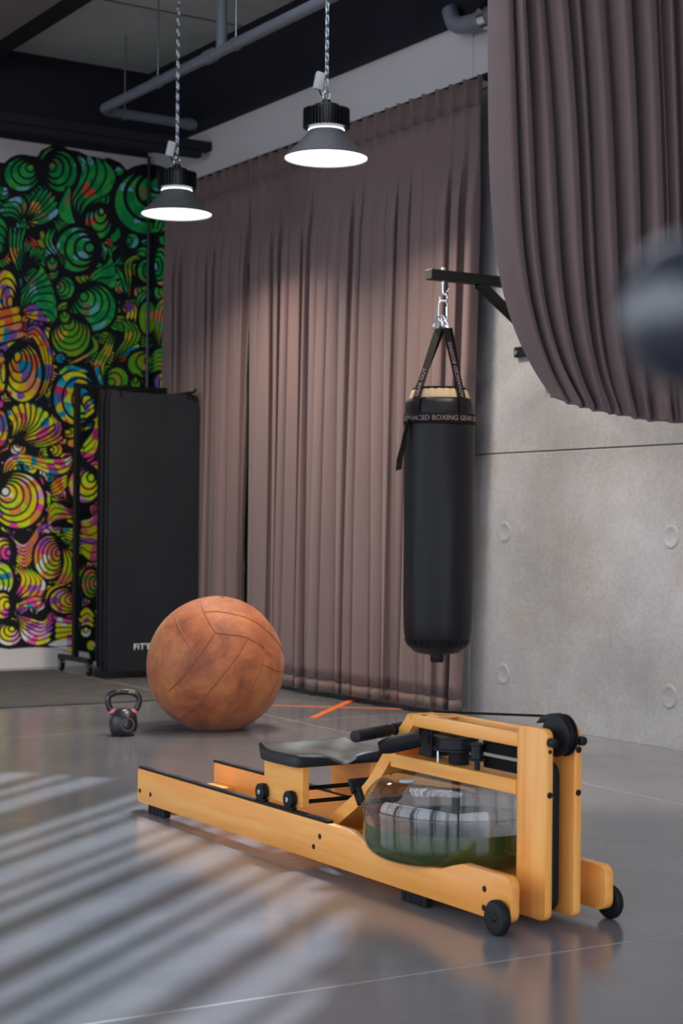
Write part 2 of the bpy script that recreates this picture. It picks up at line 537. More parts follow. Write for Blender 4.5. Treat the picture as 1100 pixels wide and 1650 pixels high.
def fill(poly, col):
    """scan-fill a polygon given in photograph units; col: palette name or ink"""
    P = (np.array(poly) - (MX0, MY0)) * SS
    x0, y0 = np.floor(P.min(0)).astype(int); x1, y1 = np.ceil(P.max(0)).astype(int) + 1
    x0 = max(x0, 0); y0 = max(y0, 0); x1 = min(x1, W); y1 = min(y1, Hh)
    if x1 <= x0 or y1 <= y0: return
    gx = np.arange(x0, x1) + .5; gy = (np.arange(y0, y1) + .5)
    ins = np.zeros((y1 - y0, x1 - x0), bool)
    n = len(P)
    for i in range(n):
        ax, ay = P[i]; bx, by = P[(i + 1) % n]
        if ay == by: continue
        c = (ay > gy) != (by > gy)
        if not c.any(): continue
        xi = (bx - ax) * (gy - ay) / (by - ay) + ax
        ins ^= (c[:, None] & (gx[None, :] < xi[:, None]))
    sub = img[y0:y1, x0:x1]
    if isinstance(col, str): sub[ins] = FIELD[col][y0:y1, x0:x1][ins]
    else: sub[ins] = col
def ell(cx, cy, rx, ry, n=40, rot=0.0):
    a = np.linspace(0, 2 * PI, n, endpoint=False)
    x = rx * np.cos(a); y = ry * np.sin(a)
    return np.stack([cx + x * math.cos(rot) - y * math.sin(rot), cy + x * math.sin(rot) + y * math.cos(rot)], 1)
def shell(cx, cy, rx, ry, ang, n, pal, line=2.6, pull=.82, rot=0.0):
    """nested rings that touch near one point (ang, degrees, image up = -90)"""
    dx, dy = math.cos(math.radians(ang)), math.sin(math.radians(ang))
    fill(ell(cx, cy, rx + line + 1.2, ry + line + 1.2, rot=rot), INK)
    for k in range(n):
        s = 1 - k / n
        ox, oy = cx + dx * rx * (1 - s) * pull, cy + dy * ry * (1 - s) * pull
        if k: fill(ell(ox, oy, rx * s + line * .55, ry * s + line * .55, rot=rot), INK)
        q = max(.5, line * .62)
        ox2, oy2 = ox - dx * q * .3, oy - dy * q * .3
        fill(ell(ox2, oy2, max(1, rx * s - q), max(1, ry * s - q), rot=rot), pal)
def lock(curves, n, pal, line=2.4, taper=(.12, .12), back=True, m=26):
    """n strands laid between two or three guide curves"""
    C = [catmull(c, m) for c in curves]
    def at(t):
        if len(C) == 2: return C[0] * (1 - t) + C[1] * t
        return C[0] * (1 - t) * (1 - 2 * t) + C[1] * 4 * t * (1 - t) + C[2] * t * (2 * t - 1)
    if back:
        rim = [at(t) for t in np.linspace(0, 1, 7)]
        A, B = rim[0], rim[-1]
        cen = (A + B) / 2
        def grow(P):
            d = P - cen; l = np.linalg.norm(d, axis=1, keepdims=True) + 1e-6
            return P + d / l * (line * .8)
        ends = np.array([r[-1] for r in rim]); starts = np.array([r[0] for r in rim])
        fill(np.vstack([grow(A), ends, grow(B)[::-1], starts[::-1]]), INK)
    s = np.linspace(0, 1, m + 1)
    wprof = np.clip(np.minimum(s / max(taper[0], 1e-3), (1 - s) / max(taper[1], 1e-3)), 0, 1) ** .6
    for k in range(n):
        a, b_ = at(k / n), at((k + 1) / n)
        wd = np.linalg.norm(b_ - a, axis=1)
        half = np.clip(.5 - line * .5 / np.maximum(wd, .1), 0, .5) * wprof
        mid = (a + b_) / 2; d = b_ - a
        fill(np.vstack([mid - d * half[:, None], (mid + d * half[:, None])[::-1]]), pal)

img[:] = PAPER
cloud = [(-150, 300), (-100, 262), (-60, 268), (-20, 262), (0, 262), (6, 262), (18, 260), (24, 253), (45, 250), (60, 252), (66, 242), (84, 233), (100, 233), (108, 240), (125, 243), (140, 250), (150, 262), (155, 257), (175, 254), (194, 262), (210, 281), (222, 287), (236, 300), (250, 306), (277, 312),
         (277, 1066), (146, 1066), (143, 1052), (120, 1048), (84, 1044), (60, 1043), (36, 1044), (14, 1046), (0, 1044), (-150, 1046)]
fill(cloud, INK)
# small filler swirls, then the traced ones over them
fr = random.Random(3)
def zone(x, y):
    if y < 440: return 'green'
    if y < 640: return 'lime' if x > 95 else 'fire'
    if y < 720: return 'blue' if x > 80 else 'mix'
    return 'mix' if y < 960 else 'pink'
for j in range(30):
    for i in range(16):
        x = -150 + i * 28 + (14 if j % 2 else 0) + fr.uniform(-5, 5); y = 285 + j * 26 + fr.uniform(-5, 5)
        if y < 320 and (x > 215 or x < -120): continue
        if y > 1015: continue
        if fr.random() < .3:
            shell(x, y, 12 + fr.uniform(-1, 3), 13 + fr.uniform(-2, 3), fr.uniform(0, 360), 3, zone(x, y), 2.4)
        else:
            a = fr.uniform(0, 2 * PI); ca_, sa_ = math.cos(a), math.sin(a)
            def rt(p): return (x + p[0] * ca_ - p[1] * sa_, y + p[0] * sa_ + p[1] * ca_)
            bend_ = fr.choice([-1, 1])
            lock([[rt(p) for p in ((-16, 0), (-4, -8 * bend_), (6, -13), (16, -12))], [rt(p) for p in ((-16, 1), (0, -5 * bend_), (10, -1), (18, 0))], [rt(p) for p in ((-16, 2), (-3, 3 - 3 * bend_), (6, 11), (14, 13))]], 5, zone(x, y), 2.4, (.3, .08))
G, LI, FI, BL, MI, PK = 'green', 'lime', 'fire', 'blue', 'mix', 'pink'
# beyond the left edge of the photograph the pattern goes on
for (x, y, r_, a_, n_) in ((-45, 320, 40, -30, 4), (-100, 340, 38, 200, 4), (-60, 420, 44, 40, 5), (-118, 470, 38, 120, 4), (-50, 520, 42, -90, 4), (-110, 590, 46, 10, 5), (-48, 640, 44, 170, 5), (-112, 720, 46, -60, 5), (-42, 760, 42, 60, 4), (-100, 840, 46, 200, 5), (-40, 880, 40, -40, 5), (-104, 950, 42, 90, 4), (-44, 985, 40, 20, 5)):
    shell(x, y, r_, r_ * 1.1, a_, n_, zone(x, y), 3.4)
# top clumps
lock([[(62, 255), (76, 240), (100, 237)], [(70, 258), (84, 247), (104, 241)]], 1, G, 2.4)
shell(35, 281, 29, 28, -38, 4, G, 3.4)
shell(97, 276, 28, 34, 205, 4, G, 4.0, .72)
lock([[(118, 250), (130, 268), (126, 292), (115, 318), (119, 345)], [(150, 252), (156, 275), (146, 300), (124, 325), (124, 348)], [(171, 258), (187, 284), (176, 310), (146, 326), (129, 350)]], 4, G, 3.6, (.1, .3))
lock([[(108, 300), (100, 318), (92, 338), (98, 355)], [(116, 300), (114, 330), (120, 355), (127, 368)]], 1, G, 3.2)
lock([[(40, 352), (48, 330), (64, 303)], [(44, 356), (66, 335), (86, 312)], [(42, 358), (68, 362), (96, 345)]], 6, G, 3.0, (.35, .1))
lock([[(38, 350), (44, 330), (34, 316), (14, 320)], [(34, 352), (24, 336), (0, 334)], [(34, 360), (18, 350), (-6, 352)]], 4, G, 3.6, (.3, .1))
shell(-4, 382, 18, 34, 60, 4, G, 3.4)
lock([[(186, 267), (196, 272), (200, 284)], [(188, 284), (194, 282), (198, 284)]], 1, G, 1)
shell(238, 325, 56, 54, -62, 4, G, 6.0, .78)
shell(158, 358, 22, 28, -70, 4, G, 3.6, .9)
lock([[(176, 380), (186, 372), (188, 364)], [(182, 392), (192, 384), (194, 374)]], 1, G, 2)
shell(212, 388, 12, 13, 180, 2, G, 3)
lock([[(250, 352), (246, 368)], [(276, 352), (264, 374)]], 3, G, 3)
# large green shell and its hair
shell(124, 402, 35, 38, -8, 4, G, 4.6, .8)
lock([[(166, 392), (180, 404), (172, 424), (148, 440), (135, 466)], [(184, 425), (180, 436), (160, 442), (145, 455), (138, 472)], [(187, 446), (184, 464), (166, 462), (150, 458), (142, 474)]], 3, G, 3.2, (.12, .3))
shell(149, 495, 38, 39, 230, 5, G, 3.2, .74)
lock([[(13, 366), (14, 400), (22, 425), (31, 444)], [(28, 366), (26, 400), (34, 425), (34, 446)], [(44, 368), (36, 392), (40, 425), (36, 450)]], 4, G, 3.4, (.12, .35))
lock([[(60, 396), (72, 400), (82, 388)], [(66, 368), (76, 380), (84, 372)]], 2, LI, 2)
lock([[(76, 368), (72, 392), (86, 410), (98, 424), (94, 444)], [(92, 368), (84, 386), (92, 404), (104, 420), (97, 446)]], 2, G, 2.8, (.1, .3))
shell(84, 424, 9, 12, -90, 2, G, 2.4)
shell(103, 464, 17, 19, 190, 4, G, 2.6, .8)
lock([[(33, 508), (26, 480), (48, 452), (64, 430), (52, 414)], [(38, 508), (52, 474), (80, 466), (86, 468)], [(42, 512), (60, 512), (80, 522), (90, 536)]], 7, G, 3.0, (.3, .06))
lock([[(36, 500), (44, 492), (58, 488)], [(40, 510), (58, 516), (84, 520)]], 3, FI, 2.6, (.3, .1))
shell(8, 472, 22, 38, 45, 4, FI, 3.2, .7)
lock([[(-6, 500), (30, 492)], [(-6, 556), (40, 543)]], 4, FI, 3.0, (.02, .05))
lock([[(-6, 560), (14, 552), (34, 548)], [(-6, 574), (10, 566), (30, 553)]], 1, FI, 2)
shell(114, 541, 32, 34, -100, 6, LI, 2.8, .9)
lock([[(146, 540), (150, 560), (130, 575), (110, 584)], [(152, 542), (158, 562), (134, 578), (112, 588)]], 1, LI, 1.4)
shell(104, 510, 8, 10, -90, 2, LI, 2)
# left oval
lock([[(42, 528), (60, 524), (78, 550), (84, 590), (74, 630), (56, 648)], [(44, 546), (54, 546), (66, 570), (68, 600), (62, 625), (50, 640)]], 3, FI, 2.4, (.06, .3))
shell(36, 600, 32, 48, 245, 5, FI, 3.2, .74)
shell(2, 600, 9, 34, 0, 2, FI, 3)
shell(121, 641, 36, 45, 10, 4, BL, 4.0, .74)
lock([[(92, 600), (112, 588), (142, 596)], [(96, 606), (114, 596), (142, 602)]], 1, BL, 1.6)
shell(98, 577, 9, 8, 0, 2, BL, 2)
# middle right
lock([[(182, 524), (198, 522), (200, 545), (188, 565), (181, 590)], [(200, 514), (214, 535), (206, 556), (192, 572), (184, 590)], [(206, 512), (226, 530), (222, 552), (202, 564), (187, 590)]], 4, LI, 3.0, (.08, .3))
lock([[(178, 534), (168, 555), (154, 578), (150, 594), (160, 620)], [(186, 545), (178, 570), (168, 590), (170, 604), (178, 618)]], 3, LI, 2.2, (.2, .1))
lock([[(150, 588), (154, 604), (162, 622)], [(160, 588), (162, 604), (171, 621)]], 1, BL, 1.5, (.03, .08))
lock([[(184, 588), (206, 562), (228, 552)], [(188, 590), (206, 578), (204, 590)]], 3, FI, 2.4, (.25, .1))
shell(188, 612, 19, 21, 160, 3, LI, 2.8, .8)
shell(229, 586, 24, 22, -25, 3, LI, 3.0, .82)
shell(218, 617, 8, 12, -90, 2, LI, 2.4)
lock([[(200, 485), (204, 500), (202, 514)], [(214, 486), (222, 500), (220, 514)]], 3, FI, 2)
lock([[(188, 436), (196, 452), (202, 474)], [(194, 434), (202, 450), (206, 470)]], 1, G, 2)
lock([[(215, 410), (200, 424), (202, 450), (206, 470)], [(242, 416), (214, 420), (212, 450), (208, 484)]], 2, LI, 3.2, (.1, .2))
shell(236, 436, 15, 20, 0, 3, G, 3, .8)
lock([[(220, 494), (222, 476), (242, 464)], [(224, 500), (232, 482), (242, 472)]], 2, LI, 2.2)
shell(238, 512, 15, 28, 0, 1, LI, 3)
# right of the corner pipe
shell(259, 430, 16, 32, 180, 4, G, 3.2, .7)
lock([[(250, 545), (248, 510), (256, 486), (276, 480)], [(256, 560), (262, 530), (266, 505), (276, 492)]], 3, LI, 2.6, (.2, .05))
lock([[(244, 572), (258, 562), (276, 576)], [(244, 602), (258, 598), (276, 606)]], 5, LI, 2, (.2, .05))
shell(262, 618, 14, 16, 30, 3, FI, 2.6)
# lower half
lock([[(17, 708), (20, 684), (6, 666)], [(26, 708), (52, 682), (60, 652)], [(26, 716), (66, 716), (112, 716)]], 10, MI, 3.2, (.35, .05))
lock([[(30, 712), (62, 708), (88, 690), (80, 664)], [(28, 716), (70, 720), (102, 706), (98, 684)]], 3, MI, 2.8, (.35, .06))
shell(0, 690, 13, 30, 200, 3, FI, 3)
lock([[(4, 776), (8, 744), (32, 731), (70, 738), (104, 738), (118, 730)], [(8, 776), (26, 748), (52, 752), (88, 765), (110, 758), (119, 734)]], 3, MI, 2.6, (.12, .12))
shell(114, 697, 13, 9, 200, 2, MI, 2.6)
shell(118, 714, 10, 7, 0, 1, MI, 2)
lock([[(133, 716), (150, 692), (157, 664)], [(134, 740), (153, 730), (161, 690)]], 3, MI, 2.6, (.12, .2))
lock([[(136, 650), (150, 640)], [(136, 676), (152, 664)]], 3, BL, 3)
shell(28, 806, 44, 46, 215, 6, MI, 3.0, .66)
lock([[(14, 860), (40, 876), (68, 838)], [(26, 905), (40, 914), (54, 898)]], 6, MI, 2.2, (.12, .05))
shell(136, 781, 27, 30, -45, 4, MI, 3.2, .76)
lock([[(80, 782), (92, 770), (108, 764)], [(82, 800), (96, 796), (108, 782)]], 4, FI, 2, (.2, .05))
lock([[(75, 840), (82, 812), (96, 811), (122, 827)], [(74, 850), (92, 838), (123, 834)]], 3, MI, 2.4, (.06, .2))
lock([[(130, 838), (146, 834), (160, 820)], [(131, 892), (146, 904), (160, 904)]], 5, MI, 2.4, (.03, .03))
lock([[(98, 850), (112, 850), (126, 850)], [(104, 866), (114, 872), (124, 882)]], 4, BL, 2, (.25, .05))
lock([[(72, 870), (84, 858), (96, 872)], [(76, 872), (88, 868), (100, 880)]], 2, LI, 2)
shell(80, 898, 26, 36, -20, 6, MI, 2.6, .7)
lock([[(100, 884), (102, 910), (92, 935), (76, 953)], [(112, 884), (123, 905), (118, 932), (84, 956)]], 3, MI, 2.4, (.08, .25))
shell(3, 890, 21, 26, 0, 4, MI, 3, .7)
shell(-2, 934, 24, 30, 120, 4, MI, 2.8, .7)
lock([[(22, 914), (34, 932), (24, 958)], [(50, 916), (74, 940), (62, 966), (40, 970)]], 5, MI, 2.6, (.12, .2))
lock([[(28, 972), (50, 962), (68, 962)], [(38, 978), (56, 979), (66, 971)]], 2, MI, 2)
lock([[(71, 972), (78, 950), (100, 938)], [(74, 974), (88, 956), (118, 944)]], 2, MI, 2, (.2, .1))
shell(4, 976, 17, 22, 0, 3, PK, 3, .7)
shell(14, 1021, 22, 20, -60, 4, PK, 2.8, .62)
lock([[(26, 990), (50, 996), (70, 1000), (82, 984)], [(28, 1000), (48, 1012), (66, 1018), (86, 1005)], [(30, 1006), (36, 1030), (56, 1040), (80, 1036)]], 6, PK, 2.4, (.22, .08))
shell(104, 968, 25, 21, -10, 5, MI, 2.4, .72)
lock([[(89, 992), (122, 1000)], [(89, 1030), (122, 1022)]], 4, PK, 2, (.02, .02))
lock([[(76, 1038), (100, 1028), (124, 1027)], [(77, 1041), (100, 1042), (124, 1037)]], 1, PK, 1)
lock([[(76, 1044), (100, 1042), (124, 1041)], [(80, 1044), (100, 1047), (124, 1056)]], 1, PK, .8)
shell(146, 940, 15, 24, 0, 4, LI, 2.4, .7)
lock([[(129, 985), (140, 978), (152, 990)], [(129, 1016), (142, 1010), (150, 1012)]], 3, PK, 2.6)
shell(138, 1018, 9, 9, -90, 2, MI, 2)
shell(147, 1040, 8, 9, 0, 1, MI, 2)

# antialias down to one sample per unit and lay the sheet on the walls
small = img.reshape(Hh // SS, SS, W // SS, SS, 3).mean((1, 3))
inkmask = small
nv_y, nv_x = small.shape[:2]
def mural_sheet(name, x_from, x_to, fn, parent):
    c0, c1 = x_from - MX0, x_to - MX0
    cols = np.arange(c0, c1)
    P = np.zeros((nv_y, len(cols), 3))
    for jj, c in enumerate(cols):
        px = c + MX0 + .5
        # along one column the wall distance is nearly constant: two sightings are interpolated
        A = np.array(fn(px, MY0 + .5)); B = np.array(fn(px, MY1 - .5))
        t = np.linspace(0, 1, nv_y)[:, None]
        P[:, jj] = A * (1 - t) + B * t
    nc = len(cols)
    idx = np.arange(nv_y * nc).reshape(nv_y, nc)
    F = np.stack([idx[:-1, :-1], idx[1:, :-1], idx[1:, 1:], idx[:-1, 1:]], -1).reshape(-1, 4)
    C = small[:, c0:c1].reshape(-1, 3)
    pap = (np.abs(C - PAPER).sum(1) < .02)
    F = F[~pap[F].all(1)]            # only where there is paint
    me = bpy.data.meshes.new(name)
    me.from_pydata(P.reshape(-1, 3).tolist(), [], F.tolist())
    at = me.color_attributes.new('paint', 'FLOAT_COLOR', 'POINT')
    at.data.foreach_set('color', np.concatenate([C, np.ones((len(C), 1))], 1).astype(np.float32).ravel())
    me.materials.append(M['mural'])
    o = bpy.data.objects.new(name, me); COL.objects.link(o); o.parent = parent
    return o
m, nt, b = new_mat('mural_paint')
at = nt.nodes.new('ShaderNodeAttribute'); at.attribute_name = 'paint'
nt.links.new(at.outputs['Color'], b.inputs['Base Color'])
b.inputs['Roughness'].default_value = .6
b.inputs['Specular IOR Level'].default_value = .3
M['mural'] = m
XC = 241
mo = mural_sheet('mural', MX0, XC + 1, lambda x, y: on_wall_left(x, y, .002), wl)
mo['label'] = 'mural of swirling green, yellow, orange and pink shapes with thick black outlines'
mo = mural_sheet('mural', XC, MX1, lambda x, y: on_wall_right(x, y, .014), wr)
mo['label'] = 'edge of the green mural running on past the corner pipe'

# ------------------------------------------------------------------ pipes, beams, cables under the ceiling
def hang_rod(y_or_x, p0, par):
    return MB().tube([p0, (p0[0], p0[1], 4.5)], .006, 6).build('hanger_rod', M['steel'], par)
t = thing('drain_pipe', 'grey plastic pipe with an elbow slung below the ceiling on thin rods', 'pipe', room(0, 0), RZ)
el = [(-.81 + .10 * (1 - math.cos(a)), -.823 - .10 * (1 - math.sin(a)), 3.95) for a in np.linspace(0, PI / 2, 8)]
MB().tube([(-.81, -4.3, 3.95)] + [(-.81, -.93, 3.95)] + el + [(-.62, -.823, 3.95), (-.06, -.823, 3.95)], .034, 14).build('pipe', M['pipe'], t)
MB().tube([(-.81, -2.596, 3.95), (-.81, -2.596, 4.5)], .034, 14).build('riser', M['pipe'], t)
for (x, y) in ((-.81, -1.727), (-.81, -2.776), (-.62, -.823)):
    MB().tube([(x, y, 3.985), (x, y, 4.5)], .006, 6).build('hanger_rod', M['steel'], t)
    MB().lathe([(.036, -.012), (.041, -.012), (.041, .012), (.036, .012), (.036, -.012)], 16, c=(x, y, 3.95), M=Matrix.Rotation(PI / 2, 4, 'X' if x < -.7 else 'Y')).build('pipe_clamp', M['pipe'], t)
MB().lathe([(.034, -.05), (.043, -.05), (.043, .05), (.034, .05)], 16, c=(-.81, -2.45, 3.95), M=Matrix.Rotation(PI / 2, 4, 'X')).build('coupling', M['pipe'], t)
MB().lathe([(.034, -.03), (.043, -.03), (.043, .03), (.034, .03)], 16, c=(-.12, -.823, 3.95), M=Matrix.Rotation(PI / 2, 4, 'Y')).build('coupling', M['pipe'], t)

t = thing('drain_elbow', 'grey pipe elbow under the soffit beside the upper right curtain', 'pipe', room(0, 0), RZ)
MB().tube([tuple(p) for p in catmull([(-.10, -3.98, 3.97), (-.10, -4.03, 3.88), (-.10, -4.16, 3.845), (-.10, -4.4, 3.845)], 14)], .05, 14).build('pipe', M['pipe'], t)
MB().tube([(-.10, -4.35, 3.845), (-.10, -6.5, 3.845)], .055, 14).build('pipe', M['pipe'], t)
MB().lathe([(.05, -.03), (.066, -.03), (.066, .03), (.05, .03)], 18, c=(-.10, -4.33, 3.845), M=Matrix.Rotation(PI / 2, 4, 'X')).build('coupling', M['chrome'], t)
MB().tube([tuple(p) for p in catmull([(-.55, -4.3, 3.94), (-.4, -4.36, 3.92), (-.2, -4.40, 3.98), (-.12, -4.42, 4.3)], 14)], .010, 8).build('cable', M['black_plastic'], t)

t = thing('ceiling_beam', 'black steel beam running in front of the mural wall above the mural', 'beam', room(0, -.95, 0), RZ)
MB().box((-8, -.05, 3.735), (-.02, .05, 3.80), .004, 1).build('top_flange', M['black_paint'], t)
MB().box((-8, -.035, 3.685), (-.09, .035, 3.735), .004, 1).build('bottom_flange', M['black_paint'], t)

x, y, z = on_wall_left(246, 300, .06)
t = thing('wall_conduit', 'thin dark vertical conduit pipe in the corner beside the mural', 'pipe', room(0, 0), RZ)
MB().tube([(-.055, -.06, 0.05), (-.055, -.06, 3.86)], .013, 10).build('pipe', mat('dark_steel', lin(60, 63, 72), .28, .8), t)
for zz in (.9, 2.2, 3.5):
    MB().box((-.078, -.06, zz), (-.032, 0, zz + .03), .003, 1).build('pipe_clip', M['black_metal'], t)

# ------------------------------------------------------------------ long curtains
def fabric(name, c1, c2):
    m, nt, b = new_mat(name)
    L = nt.links.new
    tc = nt.nodes.new('ShaderNodeTexCoord')
    n = nt.nodes.new('ShaderNodeTexNoise'); n.inputs['Scale'].default_value = 3; n.inputs['Detail'].default_value = 3
    r = nt.nodes.new('ShaderNodeValToRGB')
    r.color_ramp.elements[0].color = c1; r.color_ramp.elements[1].color = c2
    L(tc.outputs['Object'], n.inputs['Vector']); L(n.outputs[0], r.inputs[0]); L(r.outputs[0], b.inputs['Base Color'])
    b.inputs['Roughness'].default_value = .78
    b.inputs['Specular IOR Level'].default_value = .25
    b.inputs['Sheen Weight'].default_value = .15
    b.inputs['Sheen Roughness'].default_value = .5
    w = nt.nodes.new('ShaderNodeTexNoise'); w.inputs['Scale'].default_value = 420
    bp = nt.nodes.new('ShaderNodeBump'); bp.inputs['Strength'].default_value = .1; bp.inputs['Distance'].default_value = .004
    L(tc.outputs['Object'], w.inputs['Vector']); L(w.outputs[0], bp.inputs['Height']); L(bp.outputs[0], b.inputs['Normal'])
    return m
M['curtain'] = fabric('mauve_brown_curtain', lin(113, 93, 93), lin(121, 100, 99))
M['hem'] = fabric('mauve_brown_curtain_hem', lin(108, 89, 86), lin(116, 96, 92))

def long_curtain(y_a, y_b, seed, label, lean):
    """hangs from y_a (far) to y_b (near) along the right wall"""
    r = random.Random(seed)
    Lc = y_a - y_b
    nf = int(round(Lc / .128))
    ns_ = nf * 14; nz = 46
    z0, z1 = .035, 3.515
    t = thing('long_curtain', label, 'curtain', room(-.135, (y_a + y_b) / 2, 0), RZ, 'floor length curtains on the long wall')
    amp = [r.uniform(.55, 1.25) for _ in range(nf + 2)]
    drift = [r.uniform(-.5, .5) for _ in range(nf + 3)]
    merge = [r.random() for _ in range(nf + 2)]
    def pos(i, j):
        s = i / ns_; v = j / nz
        z = z1 + (z0 - z1) * v
        f = s * nf
        # slow wandering of the fold lines down the cloth
        k = int(f); fr_ = f - k
        d = drift[k] * (1 - fr_) + drift[k + 1] * fr_
        ph = f + d * .9 * v + .25 * math.sin(f * 1.7 + seed) * v
        a = amp[k] * (1 - fr_) + amp[k + 1] * fr_
        g = merge[k] * (1 - fr_) + merge[k + 1] * fr_
        c1 = math.cos(2 * PI * ph)
        pleat = (1 - abs(math.sin(PI * ph)) ** .7) * 2 - 1        # narrow pinched ridges near the heading
        big = math.cos(2 * PI * ph * .5 + g * 1.5)
        low = .52 * c1 * (1 - .45 * g * v) + .55 * big * min(1, v * 1.4)
        w = min(1, v * 5)
        crest = abs(math.sin(PI * (ph * (1 - .0 * v)) + .35 * math.sin(PI * ph * .5 + g * 3))) ** .8
        x = -( (.040 * pleat) * (1 - w) + (.085 * a * (crest - .5) + .022 * big * v) * w + .004 * math.sin(ph * 9 + v * 3) * w)
        y = (y_a - y_b) * (.5 - s) + .028 * math.sin(2 * PI * ph + .9) * w - lean * v * (0.0 + s * s)
        x += .012 * math.sin(v * 2.5 + f * .3)
        return (x - .012 * v, y, z)
    def grid(j0, j1, name, m_):
        vs_, fs = [], []
        for j in range(j0, j1 + 1):
            for i in range(ns_ + 1): vs_.append(pos(i, j))
        w_ = ns_ + 1
        for j in range(j1 - j0):
            for i in range(ns_):
                fs.append((j * w_ + i, j * w_ + i + 1, (j + 1) * w_ + i + 1, (j + 1) * w_ + i))
        o = MB().add(vs_, fs).build(name, m_, t, angle=180)
        md = o.modifiers.new('thickness', 'SOLIDIFY'); md.thickness = .003
        return o
    grid(0, 2, 'heading', M['hem'])
    grid(2, nz - 1, 'cloth', M['curtain'])
    grid(nz - 1, nz, 'hem', M['hem'])
    return t
yl = on_wall_right(274, 450, .10)[1]
ym = on_wall_right(412, 450, .10)[1]
yr = on_wall_right(786, 300, .10)[1]
long_curtain(yl, ym + .012, 3, 'narrow mauve brown floor-length curtain behind the hanging exercise mats', 0.0)
long_curtain(ym - .012, yr, 8, 'wide mauve brown floor-length curtain behind the punching bag and leather ball', -.13)
t = thing('curtain_track', 'thin black curtain track along the top of the floor-length curtains', 'track', room(-.09, 0, 3.52), RZ)
MB().box((-.012, yr - .04, 0), (.012, yl, .022), .003, 1).build('rail', M['black_metal'], t)
MB().lathe([(0, -.03), (.02, -.026), (.028, -.01), (.028, .01), (.02, .026), (0, .03)], 14, c=(0, yr - .05, .011), M=Matrix.Rotation(PI / 2, 4, 'X')).build('end_knob', M['black_metal'], t)
for yb in np.linspace(yl - .2, yr + .1, 6):
    MB().box((-.008, yb - .015, .004), (.102, yb + .015, .02)).build('bracket', M['black_metal'], t, smooth=False)

# looped-up curtain, nearer the camera
def drape():
    t = thing('looped_curtain', 'gathered mauve brown curtain looped up above the floor at upper right', 'curtain', (1.15, 6.6, 1.45))
    D = 6.6
    def P(px, py):
        a, b = sight(px, py)
        return a * D, CAM_H + b * D
    top_px = [(0, 789), (.06, 822), (.12, 836), (.25, 880), (.4, 945), (.55, 1015), (.7, 1080), (.85, 1180), (1, 1290)]
    bot = [(0, 892, 632), (.03, 902, 641), (.06, 912, 646), (.12, 932, 652), (.25, 962, 660), (.4, 1008, 668), (.55, 1050, 676), (.7, 1105, 679), (.85, 1200, 682), (1, 1310, 684)]
    U = np.linspace(0, 1, 241)
    tx = np.interp(U, [a[0] for a in top_px], [a[1] for a in top_px])
    bx = np.interp(U, [a[0] for a in bot], [a[1] for a in bot])
    by = np.interp(U, [a[0] for a in bot], [a[2] for a in bot])
    # folds: irregular ridges (sharp valleys, round crests)
    r = np.random.default_rng(4)
    cr = [0.0, .075]
    while cr[-1] < 1.0: cr.append(cr[-1] + r.choice([.02, .03, .045, .07, .09]))
    cr = np.array(cr)
    depth = np.zeros(len(U)); wid = np.zeros(len(U)); kk = np.zeros(len(U), int)
    for i, u in enumerate(U):
        k = min(np.searchsorted(cr, u, side='right') - 1, len(cr) - 2)
        f = (u - cr[k]) / (cr[k + 1] - cr[k])
        w = cr[k + 1] - cr[k]
        depth[i] = math.sin(PI * f) ** .75 * min(.12, .02 + w * 1.5)
        wid[i] = f; kk[i] = k
    rowo = r.uniform(-.5, .5, len(cr) + 1)
    NV = 70; NU = 14
    vs_, fs = [], []
    rows = NV + NU
    ztop = 3.88
    for j in range(rows + 1):
        for i, u in enumerate(U):
            v = min(1.0, j / NV)
            g = v ** 4.5
            py_t = -330.0
            py = py_t + (by[i] - py_t) * v
            vv = max(0, (py + 20) / (by[i] + 20))
            g = vv ** 5.2
            # middle folds drift to the right earlier than the left edge
            drift = g * (bx[i] - tx[i]) + (26 * math.sin(PI * min(1, vv)) * min(1, u * 4) * (1 - u))
            px = tx[i] + drift
            X, Z = P(px, py)
            gather = 1.0 + .12 * math.sin(kk[i] * 2.3 + vv * 3)
            dep = depth[i] * gather * (1 - .35 * max(0, v - .8) / .2)
            Y = D - dep - .06 * math.sin(PI * min(1, max(0, vv)) ** 2) + .02 * rowo[kk[i]]
            # round turn at the far left so the sack closes
            Y += .10 * max(0, 1 - u / .07) ** 2
            if j > NV:                     # the cloth turns under and goes back up behind
                a = (j - NV) / NU * PI
                Y += .09 * (1 - math.cos(a)); Z += -.028 * math.sin(a) + .05 * (j - NV) / NU
            else:
                # puckers where the cloth is bunched near the bottom
                pk = max(0, (v - .88) / .12)
                Y += .012 * math.sin(u * 130 + v * 20) * pk
                Z += .006 * math.sin(u * 60) * pk
            vs_.append((X - 1.15, Y - 6.6, min(Z, ztop) - 1.45))
    w_ = len(U)
    for j in range(rows):
        for i in range(w_ - 1):
            fs.append((j * w_ + i, j * w_ + i + 1, (j + 1) * w_ + i + 1, (j + 1) * w_ + i))
    o = MB().add(vs_, fs).build('cloth', M['curtain'], t, angle=180)
    md = o.modifiers.new('smooth', 'SUBSURF'); md.levels = 1; md.render_levels = 1
    MB().box((-.62, -.05, 2.42), (1.1, .02, 2.48), .004, 1).build('track', M['black_metal'], t)
drape()

